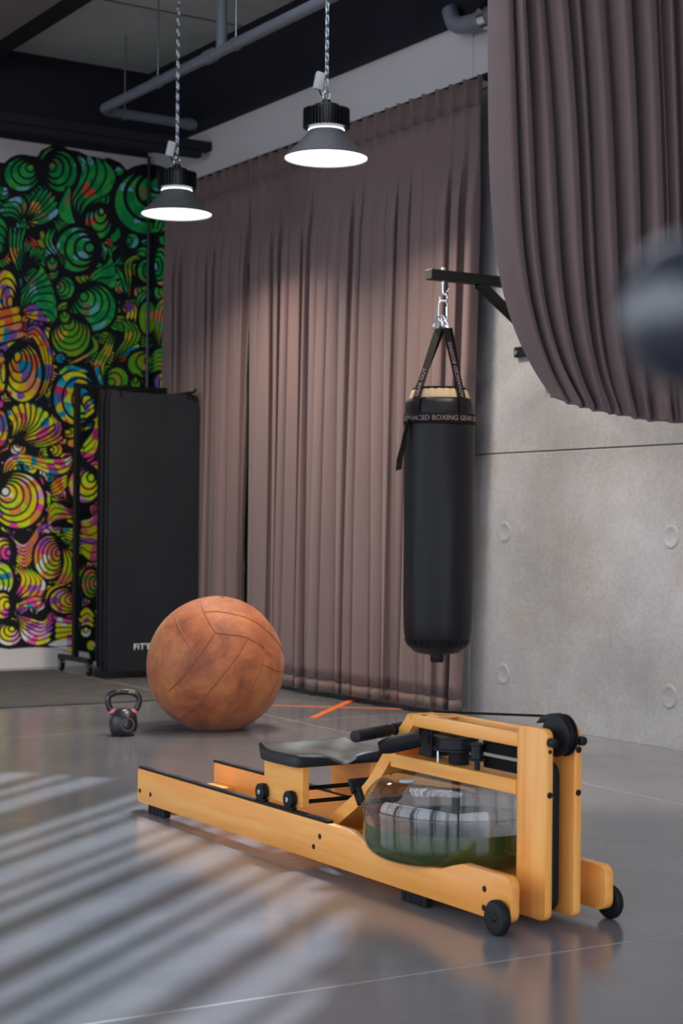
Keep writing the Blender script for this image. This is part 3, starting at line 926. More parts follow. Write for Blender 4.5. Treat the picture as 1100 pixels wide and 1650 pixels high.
# ------------------------------------------------------------------ pendant lamps
M['lamp_fins'] = mat('black_anodised', lin(16, 16, 19), .35)
M['lamp_shade'] = mat('dark_grey_shade', lin(94, 94, 96), .5)
M['lamp_inner'] = mat('white_reflector', lin(240, 240, 240), .5)
M['lamp_glow'] = emis('lamp_glow', (1.0, .97, .94), LAMP_GLOW)
M['lamp_ring'] = emis('lamp_leak', (.75, .92, 1.0), 4.0)
M['white_box'] = mat('white_plastic', lin(205, 205, 208), .4)
link_me = None
def chain(parent, z0, z1, pitch=.036):
    c = bpy.data.objects.new('chain', None); COL.objects.link(c); c.parent = parent
    global link_me
    k = 0; z = z0
    while z < z1:
        if link_me is None:
            h, w = .015, .0085
            path = [(w * math.cos(a), 0, h + w * math.sin(a)) for a in np.linspace(0, PI, 7)] + [(w * math.cos(a), 0, -h + w * math.sin(a)) for a in np.linspace(PI, 2 * PI, 7)]
            o = MB().tube(path, .0032, 5, closed=True).build('chain_link', M['chrome'], c)
            link_me = o.data
        else:
            o = bpy.data.objects.new('chain_link', link_me); COL.objects.link(o); o.parent = c
        o.location = (0, 0, z); o.rotation_euler = (0, 0, PI / 2 * (k % 2) + .6)
        z += pitch; k += 1
    return c
def pendant(x, y, zrim, label, ztop, boxside):
    t = thing('pendant_lamp', label, 'lamp', (x, y, zrim), 0.3, 'chain-hung pendant lamps')
    t.scale = (.917, .917, .917)
    # shade: thin cone, white inside
    R0, R1, hs = .102, .240, .150
    out = []
    for i in range(9):
        f = i / 8
        out.append((R0 + (R1 - R0) * (f ** 1.12), hs * (1 - f ** .92)))
    MB().lathe(out + [(R1 + .004, -.004), (R1 - .002, -.008)], 48).build('shade', M['lamp_shade'], t, angle=60)
    inn = [(R1 - .003, -.007)] + [(r_ - .006, z_ - .001) for r_, z_ in out[::-1]]
    MB().lathe(inn, 48).build('reflector', M['lamp_inner'], t, angle=60)
    MB().lathe([(0, -.0015), (.229, -.0015), (.232, .001), (.229, .004), (0, .004)], 48).build('diffuser', M['lamp_glow'], t)
    ld = bpy.data.lights.new('lamp_light', 'AREA'); ld.shape = 'DISK'; ld.size = .42; ld.energy = LAMP_WATT; ld.color = LAMP_COL; ld.spread = math.radians(142)
    lo = bpy.data.objects.new('lamp_light', ld); COL.objects.link(lo); lo.parent = t; lo.location = (0, 0, -.012)
    MB().lathe([(.098, .152), (.1035, .1525), (.1035, .1555), (.098, .156)], 40).build('glow_gap', M['lamp_ring'], t)
    b = MB()
    b.lathe([(0, .164), (.095, .164), (.112, .172), (.112, .26), (.105, .272), (.075, .285), (.07, .298), (0, .30)], 36)
    for k in range(40):
        a = 2 * PI * k / 40
        b.box((.108, -.0028, .166), (.133, .0028, .272), M=Matrix.Rotation(a, 4, 'Z'))
    hsk = b.build('heat_sink', M['lamp_fins'], t)
    MB().lathe([(0, .296), (.03, .296), (.027, .32), (.018, .33), (0, .333)], 18).build('cap', M['lamp_fins'], t)
    ring = [(.022 * math.cos(a), .0, .352 + .022 * math.sin(a)) for a in np.linspace(0, 2 * PI, 16, endpoint=False)]
    MB().tube(ring, .0045, 6, closed=True).build('eye_ring', M['chrome'], t)
    chain(t, .387, (ztop - zrim) / .917)
    MB().box((-.026, -.018, -.05), (.026, .018, .05), .005, 2, M=Matrix.Translation((boxside * .045, 0, .43)) @ Matrix.Rotation(.2 * -boxside, 4, 'Y')).build('driver_box', M['white_box'], t)
    MB().tube([tuple(p) for p in catmull([(boxside * .045, 0, .38), (boxside * .03, 0, .35), (boxside * .01, .01, .345), (0, .012, .32)], 10)], .004, 6).build('cable', M['black_plastic'], t)
    return t
pendant(-1.033, 10.33, 2.977, 'left grey shaded pendant lamp on a chain in front of the mural', 4.5, -1)
pendant(-.097, 8.73, 2.977, 'right, larger looking grey shaded pendant lamp on a chain before the curtain', 4.5, -1)
pendant(.97, 7.13, 2.977, 'added grey shaded pendant lamp hidden behind the looped curtain', 4.5, -1)  # unseen lamp, added to light the concrete wall

# ------------------------------------------------------------------ punching bag and its bracket
BX, BY = .474, 8.2
t = thing('wall_bracket', 'black steel wall bracket arm holding the punching bag', 'bracket', room(0, -4.958, 0), RZ)
MB().box((-.93, -.026, 2.262), (-.02, .026, 2.312), .003, 1).build('arm', M['black_metal'], t)
MB().box((-.936, -.024, 2.264), (-.929, .024, 2.310), .002, 1).build('end_cap', mat('dull_steel_cap', lin(96, 92, 84), .5), t)
MB().box((0, -.022, -.022), (.745, .022, .022), .003, 1, M=Matrix.Translation((-.63, 0, 2.27)) @ Matrix.Rotation(math.radians(34), 4, 'Y')).build('brace', M['black_metal'], t)
MB().box((-.03, -.40, 2.24), (-.002, .40, 2.32), .003, 1).build('wall_plate', M['black_metal'], t)
MB().box((-.03, -.45, 1.975), (-.002, .47, 2.03), .003, 1).build('wall_plate', M['black_metal'], t)
MB().box((-.03, -.05, 1.82), (-.002, .05, 2.32), .003, 1).build('back_plate', M['black_metal'], t)
MB().cyl((-.04, .44, 2.0), (-.028, .44, 2.0), .012, 8).build('bolt', M['chrome'], t)

t = thing('punching_bag', 'tall black punching bag hanging by straps from the wall bracket', 'punching bag', (BX, BY, .40))
M['bag'] = mat('black_bag_leather', lin(14, 15, 21), .46, spec=.28, bump=(14, .12))
def wr_(a, z):
    return 1 + .006 * math.sin(5 * a + z * 3) + .004 * math.sin(11 * a - z * 7)
prof = [(0, .03), (.05, .032), (.11, .045), (.145, .075), (.160, .115), (.166, .16), (.170, .3), (.172, .7), (.172, 1.1), (.170, 1.16)]
fine = []
for i in range(len(prof) - 1):
    for k in range(4):
        f = k / 4; fine.append((prof[i][0] * (1 - f) + prof[i + 1][0] * f, prof[i][1] * (1 - f) + prof[i + 1][1] * f))
fine.append(prof[-1])
MB().lathe(fine, 64, fn=wr_).build('body', M['bag'], t, angle=80)
MB().lathe([(.1685, 1.16), (.168, 1.2), (.166, 1.255), (.160, 1.275), (.151, 1.283), (.15, 1.27), (.150, 1.18)], 64, fn=lambda a, z: 1 + .012 * math.sin(9 * a) * (z > 1.2)).build('collar', M['bag'], t, angle=80)
M['canvas'] = mat('tan_canvas', lin(172, 150, 118), .8)
MB().lathe([(.150, 1.25), (.147, 1.285), (.135, 1.318), (.125, 1.330), (.11, 1.322), (0, 1.315)], 72, fn=lambda a, z: 1 + (.028 * math.sin(22 * a) if z > 1.26 else 0)).build('lining', M['canvas'], t, angle=80)
MB().lathe([(.127, 1.326), (.133, 1.331), (.127, 1.337), (.121, 1.331), (.127, 1.326)], 48).build('rim_cord', M['web'], t)
MB().lathe([(.1738, 1.155), (.1755, 1.158), (.1755, 1.203), (.1738, 1.206)], 64).build('label_band', M['web'], t)
MB().lathe([(0, -.005), (.03, -.004), (.034, .004), (.034, .036), (0, .04)], 16).build('base_cap', M['bag'], t)
for k in range(26):
    a = 2 * PI * k / 26
    MB().box((-.003, -.0015, -.016), (.003, .0015, .016), M=Matrix.Translation((.155 * math.cos(a), .155 * math.sin(a), .095)) @ Matrix.Rotation(a + PI / 2, 4, 'Z') @ Matrix.Rotation(.45, 4, 'X')).build('seam_pleat', M['bag'], t)
# hanging straps
def ribbon(path, w, th, wide):
    """flat strap along path; wide = direction of its width at each point"""
    b = MB(); vs_, fs = [], []
    for i, (p, wd) in enumerate(zip(path, wide)):
        p = Vector(p); wd = Vector(wd).normalized()
        tg = (Vector(path[min(i + 1, len(path) - 1)]) - Vector(path[max(i - 1, 0)])).normalized()
        nn = tg.cross(wd).normalized()
        for s1, s2 in ((-1, -1), (1, -1), (1, 1), (-1, 1)):
            vs_.append(p + wd * (w / 2 * s1) + nn * (th / 2 * s2))
    n = len(path)
    for i in range(n - 1):
        for k in range(4):
            l = (k + 1) % 4
            fs.append((i * 4 + k, i * 4 + l, (i + 1) * 4 + l, (i + 1) * 4 + k))
    fs.append((0, 1, 2, 3)); fs.append(tuple((n - 1) * 4 + k for k in (3, 2, 1, 0)))
    return b.add(vs_, fs)
apex = Vector((.012, 0, 1.632))
strap_ang = [math.radians(a) for a in (-135, -52, 45, 138)]
offs = [(-.020, -.01), (.014, -.012), (.03, .006), (.0, .01)]
for a, of in zip(strap_ang, offs):
    ro = .1745
    p0 = Vector((ro * math.cos(a), ro * math.sin(a), 1.17)); p1 = Vector((ro * math.cos(a), ro * math.sin(a), 1.25))
    p2 = Vector((.162 * math.cos(a), .162 * math.sin(a), 1.29)); p3 = Vector((apex.x + of[0], apex.y + of[1], apex.z))
    path = [p0, p1, p2] + [p2.lerp(p3, f) for f in (.25, .5, .75, 1)]
    tan = Vector((-math.sin(a), math.cos(a), 0))
    MB_ = ribbon(path, .046, .003, [tan] * 7)
    MB_.build('strap', M['web'], t, angle=30)
MB_ = ribbon([(-.150, -.095, 1.18), (-.172, -.10, 1.10), (-.178, -.10, 1.05), (-.196, -.10, .985), (-.200, -.10, .93)], .03, .003, [(.3, 1, 0), (.6, .8, 0), (.9, .4, 0), (1, .1, .2), (1, .1, .3)])
MB_.build('strap_tail', M['web'], t, angle=30)
def tri(a, tilt, off):
    pts = [(-.034, 0, 0), (.034, 0, 0), (.004, 0, .062), (-.004, 0, .062)]
    out = []
    for i in range(4):
        p, q = Vector(pts[i]), Vector(pts[(i + 1) % 4])
        out += [p.lerp(q, f) for f in (.12, .5, .88)]
    Mx = Matrix.Translation(off) @ Matrix.Rotation(a, 4, 'Z') @ Matrix.Rotation(tilt, 4, 'X')
    MB().tube([Mx @ p for p in out], .0042, 6, closed=True).build('ring', M['chrome'], t)
tri(.2, .1, (-.005, -.004, 1.628)); tri(1.3, -.2, (.018, 0, 1.628)); tri(-.9, .25, (.024, .004, 1.63)); tri(.6, -.3, (.012, .004, 1.63))
ca = [(.021 * math.cos(a), 0, 1.745 + .021 * math.sin(a)) for a in np.linspace(0, PI, 7)] + [(.021 * math.cos(a), 0, 1.682 + .021 * math.sin(a)) for a in np.linspace(PI, 2 * PI, 7)]
MB().tube([(x + .012, y, z) for x, y, z in ca], .005, 7, closed=True).build('carabiner', M['chrome'], t)
MB().tube([(.033, 0, 1.69), (.033, 0, 1.735)], .0075, 8).build('locking_sleeve', M['chrome'], t)
hk = [(.012, 0, 1.92), (.012, 0, 1.815), (.014, 0, 1.80)] + [(.016 + .018 * math.sin(a), 0, 1.778 + .018 * math.cos(a)) for a in np.linspace(0, 5.2, 14)]
MB().tube(hk, .0055, 8).build('eye_bolt', M['chrome'], t)
MB().tube([(.024, 0, 1.80), (.044, 0, 1.822)], .004, 6).build('pin', M['chrome'], t)
MB().cyl((.012, 0, 1.845), (.012, 0, 1.858), .009, 10).cyl((.012, 0, 1.9115), (.012, 0, 1.926), .012, 10).build('nut', M['chrome'], t)

# lettering
def text_mesh(body, size, fn, name, material, parent, spacing=1.0, ext=0.0006, dense=0):
    cu = bpy.data.curves.new('lettering', 'FONT')
    cu.body = body; cu.size = size; cu.extrude = ext; cu.space_character = spacing
    cu.align_x = 'CENTER'; cu.align_y = 'CENTER'; cu.resolution_u = 3
    cu.offset = size * .012
    o = bpy.data.objects.new('lettering', cu); COL.objects.link(o)
    dg = bpy.context.evaluated_depsgraph_get()
    me = bpy.data.meshes.new_from_object(o.evaluated_get(dg))
    bpy.data.objects.remove(o); bpy.data.curves.remove(cu)
    me.name = name
    bm = bmesh.new(); bm.from_mesh(me)
    if dense:
        bmesh.ops.triangulate(bm, faces=bm.faces[:])
    for v in bm.verts: v.co = Vector(fn(v.co.x, v.co.y, v.co.z))
    bm.to_mesh(me); bm.free()
    me.materials.clear(); me.materials.append(material)
    ob = bpy.data.objects.new(name, me); COL.objects.link(ob); ob.parent = parent
    return ob
# band text centred on the side that faces the camera
a0 = math.atan2(-BY, -BX) + .12
text_mesh('ADVANCED BOXING GEAR OUT', .0335, lambda x, y, z: ((.1765 + z) * math.cos(a0 + x / .176), (.1765 + z) * math.sin(a0 + x / .176), 1.1805 + y), 'lettering', M['letter'], t, 1.02)
def strap_text(body, ang, of, f0, up):
    ro = .162
    p2 = Vector((ro * math.cos(ang), ro * math.sin(ang), 1.29)); p3 = Vector((apex.x + of[0], apex.y + of[1], apex.z))
    pa = Vector((.1745 * math.cos(ang), .1745 * math.sin(ang), 1.19))
    d = (p3 - p2).normalized(); tan = Vector((-math.sin(ang), math.cos(ang), 0)); tan = (tan - d * tan.dot(d)).normalized()
    nn = tan.cross(d)
    if nn.dot(Vector((math.cos(ang), math.sin(ang), 0))) < 0: nn = -nn
    def fn(x, y, z):
        return p2 + d * (f0 + x * up) + tan * (-y * up) + nn * (.0032 + z)
    return text_mesh(body, .03, fn, 'lettering', M['letter'], t, 1.05)
strap_text('GEAR OUT', strap_ang[0], offs[0], .07, 1)
strap_text('ADVANCED BOXING', strap_ang[1], offs[1], .14, 1)

# ------------------------------------------------------------------ exercise mats on a wheeled rack
t = thing('mat_rack', 'black wheeled rack standing before the mural, holding the exercise mats', 'rack', room(-.855, -.58, 0), RZ)
MB().box((-.02, -.27, .085), (.02, .27, .12), .004, 1).build('base_beam', M['black_metal'], t)
MB().box((-.02, -.02, .12), (.02, .02, 2.06), .003, 1).build('post', M['black_metal'], t)
MB().box((-.02, -.018, 2.02), (.70, .018, 2.056), .003, 1).build('top_bar', M['black_metal'], t)
MB().box((.66, -.02, .12), (.70, .02, 2.06), .003, 1).build('post', M['black_metal'], t)
MB().box((.66, -.27, .085), (.70, .27, .12), .004, 1).build('base_beam', M['black_metal'], t)
for xx in (0, .68):
    for yy_ in (-.24, .24):
        w_ = MB().cyl((xx - .012, yy_, .03), (xx + .012, yy_, .03), .03, 16, bev=.003).build('caster', M['black_rubber'], t)
        MB().box((xx - .02, yy_ - .022, .028), (xx - .014, yy_ + .022, .086)).box((xx + .014, yy_ - .022, .028), (xx + .02, yy_ + .022, .086)).box((xx - .02, yy_ - .022, .066), (xx + .02, yy_ + .022, .086)).build('caster_fork', M['steel'], t, smooth=False)
HK = (.06, .60)
for xx in HK:
    MB().tube([(xx, 0, 2.03), (xx, -.10, 1.985), (xx, -.64, 1.985), (xx, -.655, 2.005)], .008, 8).build('hook', M['black_metal'], t)
M['mat'] = mat('black_foam', lin(34, 35, 41), .75, spec=.22, noise=(2.5, lin(29, 30, 35)), bump=(90, .08))
names = ['frontmost black exercise mat with white lettering, hanging on the rack',
         'second black exercise mat behind the lettered mat on the rack',
         'third black exercise mat from the front of the hanging stack',
         'fourth black exercise mat from the front of the hanging stack',
         'fifth black exercise mat from the front of the hanging stack',
         'rearmost black exercise mat of the hanging stack']
mw, mh = .685, 1.925
def mat_mesh(seed, front):
    r = random.Random(seed)
    outline = []
    # top edge sags between the eyelets
    nx = 14; nz = 26; th = .017
    vs_, fs = [], []
    def pt(i, j, s):
        u = i / nx; v = j / nz
        x = (u - .5) * mw; z = v * mh
        z -= .018 * math.sin(PI * u) * (v ** 6)
        rc = .035                                   # rounded corners
        ex = max(0, abs(x) - (mw / 2 - rc)); ez = max(0, z - (mh - rc), rc - z)
        if ex > 0 and ez > 0:
            l = math.hypot(ex, ez)
            if l > rc:
                k = rc / l
                x = math.copysign(mw / 2 - rc + ex * k, x)
                z = (mh - rc + ez * k) if z > mh / 2 else rc - ez * k
        edge = min(u, 1 - u) * mw
        y = .012 * math.sin(PI * u) * (1 - v) - .010 * math.sin(2 * PI * u + seed) * (v ** 2)
        y += .010 * (1 - v) ** 2 * math.sin(seed * 1.3 + 3 * u)
        return (x, y + s * th / 2, z)
    for s in (-1, 1):
        for j in range(nz + 1):
            for i in range(nx + 1): vs_.append(pt(i, j, s))
    w_ = nx + 1; o2 = w_ * (nz + 1)
    for j in range(nz):
        for i in range(nx):
            a = j * w_ + i
            fs.append((a, a + 1, a + w_ + 1, a + w_)); fs.append((o2 + a, o2 + a + w_, o2 + a + w_ + 1, o2 + a + 1))
    for i in range(nx):
        fs.append((i, o2 + i, o2 + i + 1, i + 1)); a = nz * w_ + i; fs.append((a, a + 1, o2 + a + 1, o2 + a))
    for j in range(nz):
        a = j * w_; fs.append((a, a + w_, o2 + a + w_, o2 + a)); a = j * w_ + nx; fs.append((a, o2 + a, o2 + a + w_, a + w_))
    return MB().add(vs_, fs)
def front_y(x, z):
    u = x / mw + .5; v = z / mh
    y = .012 * math.sin(PI * u) * (1 - v) - .010 * math.sin(2 * PI * u + 1) * (v ** 2) + .010 * (1 - v) ** 2 * math.sin(1.3 + 3 * u)
    return y - .0085
for k in range(6):
    y_ = -1.14 + k * .027
    dx = (0, -.012, -.004, -.02, -.008, -.015)[k]
    t = thing('exercise_mat', names[k], 'mat', room(-.525 + dx, y_, .050 + .006 * (k % 3)), RZ, 'black exercise mats hanging on the rack')
    o = mat_mesh(k + 1, k == 0).build('foam', M['mat'], t, angle=60)
    for xx in (-.27, .27):
        MB().lathe([(.014, -.011), (.024, -.011), (.024, .011), (.014, .011), (.014, -.011)], 18, c=(xx - dx, -.004, 1.905 + .0), M=Matrix.Rotation(PI / 2, 4, 'X')).build('eyelet', M['black_metal'], t)
    if k == 0:
        text_mesh("FIT'E", .058, lambda x, y, z: (x - .075, front_y(x - .075, y + .165) - .001 - z, y + .165), 'lettering', M['letter_white'], t, 1.12)

# ------------------------------------------------------------------ rubber floor mat, tape cross
t = thing('rubber_mat', 'dark rubber gym flooring of large tiles below the mural', 'floor mat', (0, 0, 0), FA)
M['rubber_tile'] = mat('worn_rubber', lin(66, 65, 67), .72, noise=(6, lin(82, 81, 83)), bump=(220, .15))
xs_ = np.arange(4.35, -4.5, -1.17)
for i in range(4):
    for (n0, n1) in ((9.21, 10.38), (10.38, 11.46)):
        MB().box((xs_[i] - 1.166, n0 + .002, 0), (xs_[i] - .004, n1 - .002, .012), .002, 1).build('tile', M['rubber_tile'], t, smooth=False)
def tape(a, b, w, label, z):
    A = on_floor(*a); B = on_floor(*b)
    d = (B - A).normalized(); n = Vector((-d.y, d.x, 0)) * (w / 2)
    c = (A + B) / 2
    P = [A - n - c, B - n - c, B + n - c, A + n - c]
    o = MB().prism([(p.x, p.y) for p in P], 0, .0006, 'Z').build('floor_tape', M['orange_tape'], smooth=False, loc=(c.x, c.y, z))
    tag(o, label, 'tape')
tape((400, 1135.5), (648, 1142.5), .035, 'long thin strip of orange tape on the floor passing behind the leather ball', .0002)
tape((578, 1123), (503, 1157), .045, 'short wide strip of orange tape crossing the thin one on the floor', .001)

# ------------------------------------------------------------------ leather ball
BR = .357
t = thing('leather_ball', 'big round brown leather medicine ball with stitched panels on the floor', 'ball', (-.648, 8.72, 0))
def leather():
    m, nt, b = new_mat('tan_leather')
    L = nt.links.new
    tc = nt.nodes.new('ShaderNodeTexCoord')
    n = nt.nodes.new('ShaderNodeTexNoise'); n.inputs['Scale'].default_value = 6; n.inputs['Detail'].default_value = 8; n.inputs['Roughness'].default_value = .65; n.inputs['Distortion'].default_value = .4
    r = nt.nodes.new('ShaderNodeValToRGB')
    e = r.color_ramp.elements
    e[0].position = .32; e[0].color = lin(116, 58, 36); e[1].position = .68; e[1].color = lin(190, 118, 66)
    e2 = r.color_ramp.elements.new(.48); e2.color = lin(162, 88, 50)
    n2 = nt.nodes.new('ShaderNodeTexNoise'); n2.inputs['Scale'].default_value = 90; n2.inputs['Detail'].default_value = 4
    n3 = nt.nodes.new('ShaderNodeTexNoise'); n3.inputs['Scale'].default_value = 5
    bp = nt.nodes.new('ShaderNodeBump'); bp.inputs['Strength'].default_value = .2; bp.inputs['Distance'].default_value = .006
    bp2 = nt.nodes.new('ShaderNodeBump'); bp2.inputs['Strength'].default_value = .3; bp2.inputs['Distance'].default_value = .03
    for q in (n, n2, n3): L(tc.outputs['Object'], q.inputs['Vector'])
    L(n.outputs[0], r.inputs[0]); L(r.outputs[0], b.inputs['Base Color'])
    L(n2.outputs[0], bp.inputs['Height']); L(n3.outputs[0], bp2.inputs['Height']); L(bp2.outputs[0], bp.inputs['Normal']); L(bp.outputs[0], b.inputs['Normal'])
    b.inputs['Roughness'].default_value = .62
    b.inputs['Sheen Weight'].default_value = .1
    return m
M['leather'] = leather()
M['stitch'] = mat('seam_leather', lin(146, 78, 42), .6)
BC = Vector((0, 0, .332))
def ballsurf(d):
    d = d.normalized()
    r = BR * (1 + .006 * math.sin(3 * d.x + 2 * d.z) + .005 * math.sin(5 * d.y + d.x * 4))
    p = d * r
    p.z *= .99
    # settles flat on the floor
    z = p.z + BC.z
    p.x *= 1 + .015 * max(0, min(1, (.3 - z) / .3)); p.y *= 1 + .015 * max(0, min(1, (.3 - z) / .3))
    if z < .055:                                  # soft shoulder, then a flat seat
        z = .055 * max(0, 1 - ((.055 - z) / .050)) ** .9 if z > .005 else 0
    return Vector((p.x, p.y, z))
bm = bmesh.new()
bmesh.ops.create_uvsphere(bm, u_segments=72, v_segments=48, radius=1)
for v in bm.verts: v.co = ballsurf(v.co)
MB().addbm(bm).build('leather_body', M['leather'], t, angle=180)
def ball_hit(px, py):
    a, b = sight(px, py)
    d = Vector((a, 1, b)).normalized(); o = Vector((0, 0, CAM_H)); c = Vector((-.648, 8.72, BC.z))
    oc = o - c; B_ = oc.dot(d); q = B_ * B_ - (oc.length_squared - BR * BR)
    s = -B_ - math.sqrt(q) if q > 0 else -B_
    return (o + d * s - c)
seams = [[(324, 974), (328, 985), (337, 1003), (347, 1019)],
 [(329, 986), (352, 985), (378, 989), (405, 998), (426, 1013), (444, 1031), (456, 1052)],
 [(282, 994), (293, 1020), (306, 1042), (319, 1059)],
 [(346, 1019), (335, 1037), (319, 1059), (295, 1090), (269, 1118)],
 [(346, 1020), (370, 1022), (398, 1027), (426, 1044)],
 [(398, 1028), (383, 1055), (359, 1087), (324, 1129), (291, 1158)],
 [(426, 1046), (420, 1077), (402, 1111), (381, 1142), (354, 1165)],
 [(420, 1070), (446, 1081), (457, 1079)],
 [(444, 1094), (433, 1122), (420, 1140), (402, 1156)]]
for s in seams:
    P = [ball_hit(*q).normalized() for q in s]
    pts = catmull([tuple(p) for p in P], 26)
    path = [ballsurf(Vector(p)) * 1.0 for p in pts]
    MB().tube(path, [.0012] + [.0034] * (len(path) - 2) + [.0012], 6).build('seam', M['stitch'], t)
    # the far side carries the mirrored seam
    path2 = [Vector((-p.x, -p.y, p.z)) for p in path]
    MB().tube(path2, [.0012] + [.0034] * (len(path) - 2) + [.0012], 6).build('seam', M['stitch'], t)
MB().tube([ballsurf(Vector((.08 + .03 * k / 6, -.12, 1))) for k in range(7)], .004, 6).build('filling_slit', M['black_rubber'], t)

# ------------------------------------------------------------------ kettlebell
p = on_floor(196, 1187)
t = thing('kettlebell', 'small black kettlebell with pink bands on the floor beside the leather ball', 'kettlebell', (p.x, p.y + .05, 0), .15)
m, nt, b = new_mat('chipped_black_iron')
L = nt.links.new
tc = nt.nodes.new('ShaderNodeTexCoord'); n = nt.nodes.new('ShaderNodeTexNoise'); n.inputs['Scale'].default_value = 26; n.inputs['Detail'].default_value = 5
r = nt.nodes.new('ShaderNodeValToRGB'); e = r.color_ramp.elements
e[0].position = .66; e[0].color = lin(30, 31, 36); e[1].position = .72; e[1].color = lin(176, 160, 140)
L(tc.outputs['Object'], n.inputs['Vector']); L(n.outputs[0], r.inputs[0]); L(r.outputs[0], b.inputs['Base Color'])
b.inputs['Roughness'].default_value = .33
M['iron'] = m
MB().lathe([(0, 0), (.055, 0), (.06, .004), (.068, .03), (.0715, .062), (.068, .095), (.055, .118), (.03, .132), (0, .137)], 40).build('bell', M['iron'], t, angle=60)
hp = catmull([(-.046, 0, .105), (-.066, 0, .135), (-.078, 0, .168), (-.072, 0, .196), (-.048, 0, .213), (0, 0, .218), (.048, 0, .213), (.072, 0, .196), (.078, 0, .168), (.066, 0, .135), (.046, 0, .105)], 50)
MB().tube([tuple(q) for q in hp], .0155, 14).build('handle', M['iron'], t)
for sgn in (-1, 1):
    d = Vector((.020 * sgn, 0, .03)).normalized()
    c = Vector((.052 * sgn, 0, .116))
    MB().cyl(c, c + d * .014, .0185, 18, bev=.002).build('band', M['pink'], t)
MB().lathe([(.030, 0), (.036, .001), (.036, .003), (.026, .003)], 24, c=(.02, -.0685, .062), M=Matrix.Rotation(.28, 4, 'Z') @ Matrix.Rotation(PI / 2, 4, 'X')).build('badge_ring', mat('worn_badge', lin(74, 66, 60), .5), t)

# ------------------------------------------------------------------ water rower (local: x along to the front, y across, z up)
RT = math.radians(-57.918)
t = thing('rowing_machine', 'honey coloured wooden rowing machine with a round water tank on the concrete floor', 'rowing machine', (-.7471, 6.2065, 0), RT)
W_ = M['wood_x']; WZ = M['wood_z']; WY_ = M['wood_y']; BP = M['black_plastic']
LR, WR, TR, HT, HB = 2.241, .347, .029, .152, .030
TC = (1.742, .187); TR_ = .268
# rails with a seat cut for the tank
def rail_outline():
    pts = arc(.012, HB + .012, .012, 270, 180, 4) + arc(.010, HT - .010, .010, 180, 90, 4)
    pts += [(1.455, HT)] + [(1.50, .140), (1.56, .122), (1.62, .116), (1.86, .116), (1.93, .122), (1.985, .140), (2.03, HT)]
    pts += arc(LR - .03, HT - .03, .03, 90, 0, 6) + arc(LR - .03, HB + .03, .03, 0, -90, 6)
    return pts
for y0 in (0, WR - TR):
    rl = MB().prism(rail_outline(), y0, y0 + TR, 'Y', .0022).build('rail', W_, t)
    MB().box((-.012 if y0 else .004, y0 + .003, HT), (1.335, y0 + TR - .002, HT + .009), .002, 1).build('seat_track', M['black_rubber'], rl)
    out_ = -.0015 if y0 == 0 else WR - TR - .0015
    for (x, z) in ((.021, .072), (.111, .070), (1.298, .108), (1.262, .071), (2.129, .104), (2.127, .054)):
        MB().cyl((x, out_, z), (x, out_ + .004, z), .0085, 14, bev=.0008).build('bolt', M['black_metal'], rl)
    for (x0, x1) in ((.091, .225), (1.738, 1.862)):
        b = MB().box((x0, y0 + .002, .022), (x1, y0 + TR - .002, HB + .002))
        k = 5; w_ = (x1 - x0) / k
        for q in range(k): b.box((x0 + q * w_ + .002, y0 - .001, 0), (x0 + (q + 1) * w_ - .002, y0 + TR - .001, HB), .003, 1)
        b.build('foot', M['black_rubber'], rl)
    yw = -.030 if y0 == 0 else WR + .004
    wh = MB().lathe([(0, 0), (.036, 0), (.042, .003), (.046, .007), (.046, .020), (.042, .025), (0, .025)], 36, M=Matrix.Translation((2.208, yw + .026, .046)) @ Matrix.Rotation(PI / 2, 4, 'X')).build('transport_wheel', M['black_rubber'], rl)
    MB().lathe([(.040, .0255), (.034, .0265), (.012, .0255), (.010, .029), (.006, .030), (.004, .027), (0, .027)], 28, M=Matrix.Translation((2.208, yw + .026, .046)) @ Matrix.Rotation(PI / 2, 4, 'X')).build('hub', BP, wh)
    MB().lathe([(.040, -.0005), (.034, -.0015), (.012, -.001), (0, -.002)], 28, M=Matrix.Translation((2.208, yw + .026, .046)) @ Matrix.Rotation(PI / 2, 4, 'X')).build('hub', BP, wh)
MB().box((.045, TR, .045), (.165, WR - TR, .082), .003, 1).build('crosspiece', WY_, t)
MB().box((1.06, TR, .040), (1.16, WR - TR, .075), .003, 1).build('crosspiece', WY_, t)
MB().box((1.44, TR, .075), (2.10, WR - TR, .100), .003, 1).build('tank_board', W_, t)
MB().box((2.06, WR - TR - .004, .045), (2.085, WR - TR, .135), .001, 1).build('side_plate', BP, t)
# uprights
UX0, UX1 = 2.100, 2.225
UPN = ((.126, .150), (.222, .248))
for (y0, y1) in UPN:
    up = MB().prism(rrect(UX0, .020, UX1, .525, .022), y0, y1, 'Y', .004).build('upright', WZ, t)
    yc = (y0 + y1) / 2
    for z, rr in ((.466, .0055 if y0 < .2 else .009), (.352, .0085)):
        MB().cyl((UX1 - .001, yc, z), (UX1 + .0025, yc, z), rr, 14, bev=.0006).build('bolt', M['black_metal'], up)
    MB().cyl((UX1, yc, .491), (UX1 + .022, yc, .491), .0125, 16, bev=.002).build('knob', BP, up)
# top arms and tank shelf
for (y0, y1) in UPN:
    MB().prism([(1.625, .505), (1.600, .498), (1.588, .470), (1.620, .469), (UX0, .466), (UX0, .505)], y0, y1, 'Y', .003).build('top_arm', W_, t)
MB().box((1.655, .150, .500), (1.70, .222, .508)).build('arm_bridge', W_, t)
MB().cyl((1.652, .136, .505), (1.652, .136, .5062), .008, 14).build('bolt', M['black_metal'], t)
MB().box((1.500, .120, .338), (UX0, .254, .378), .002, 1).build('tank_shelf', W_, t)
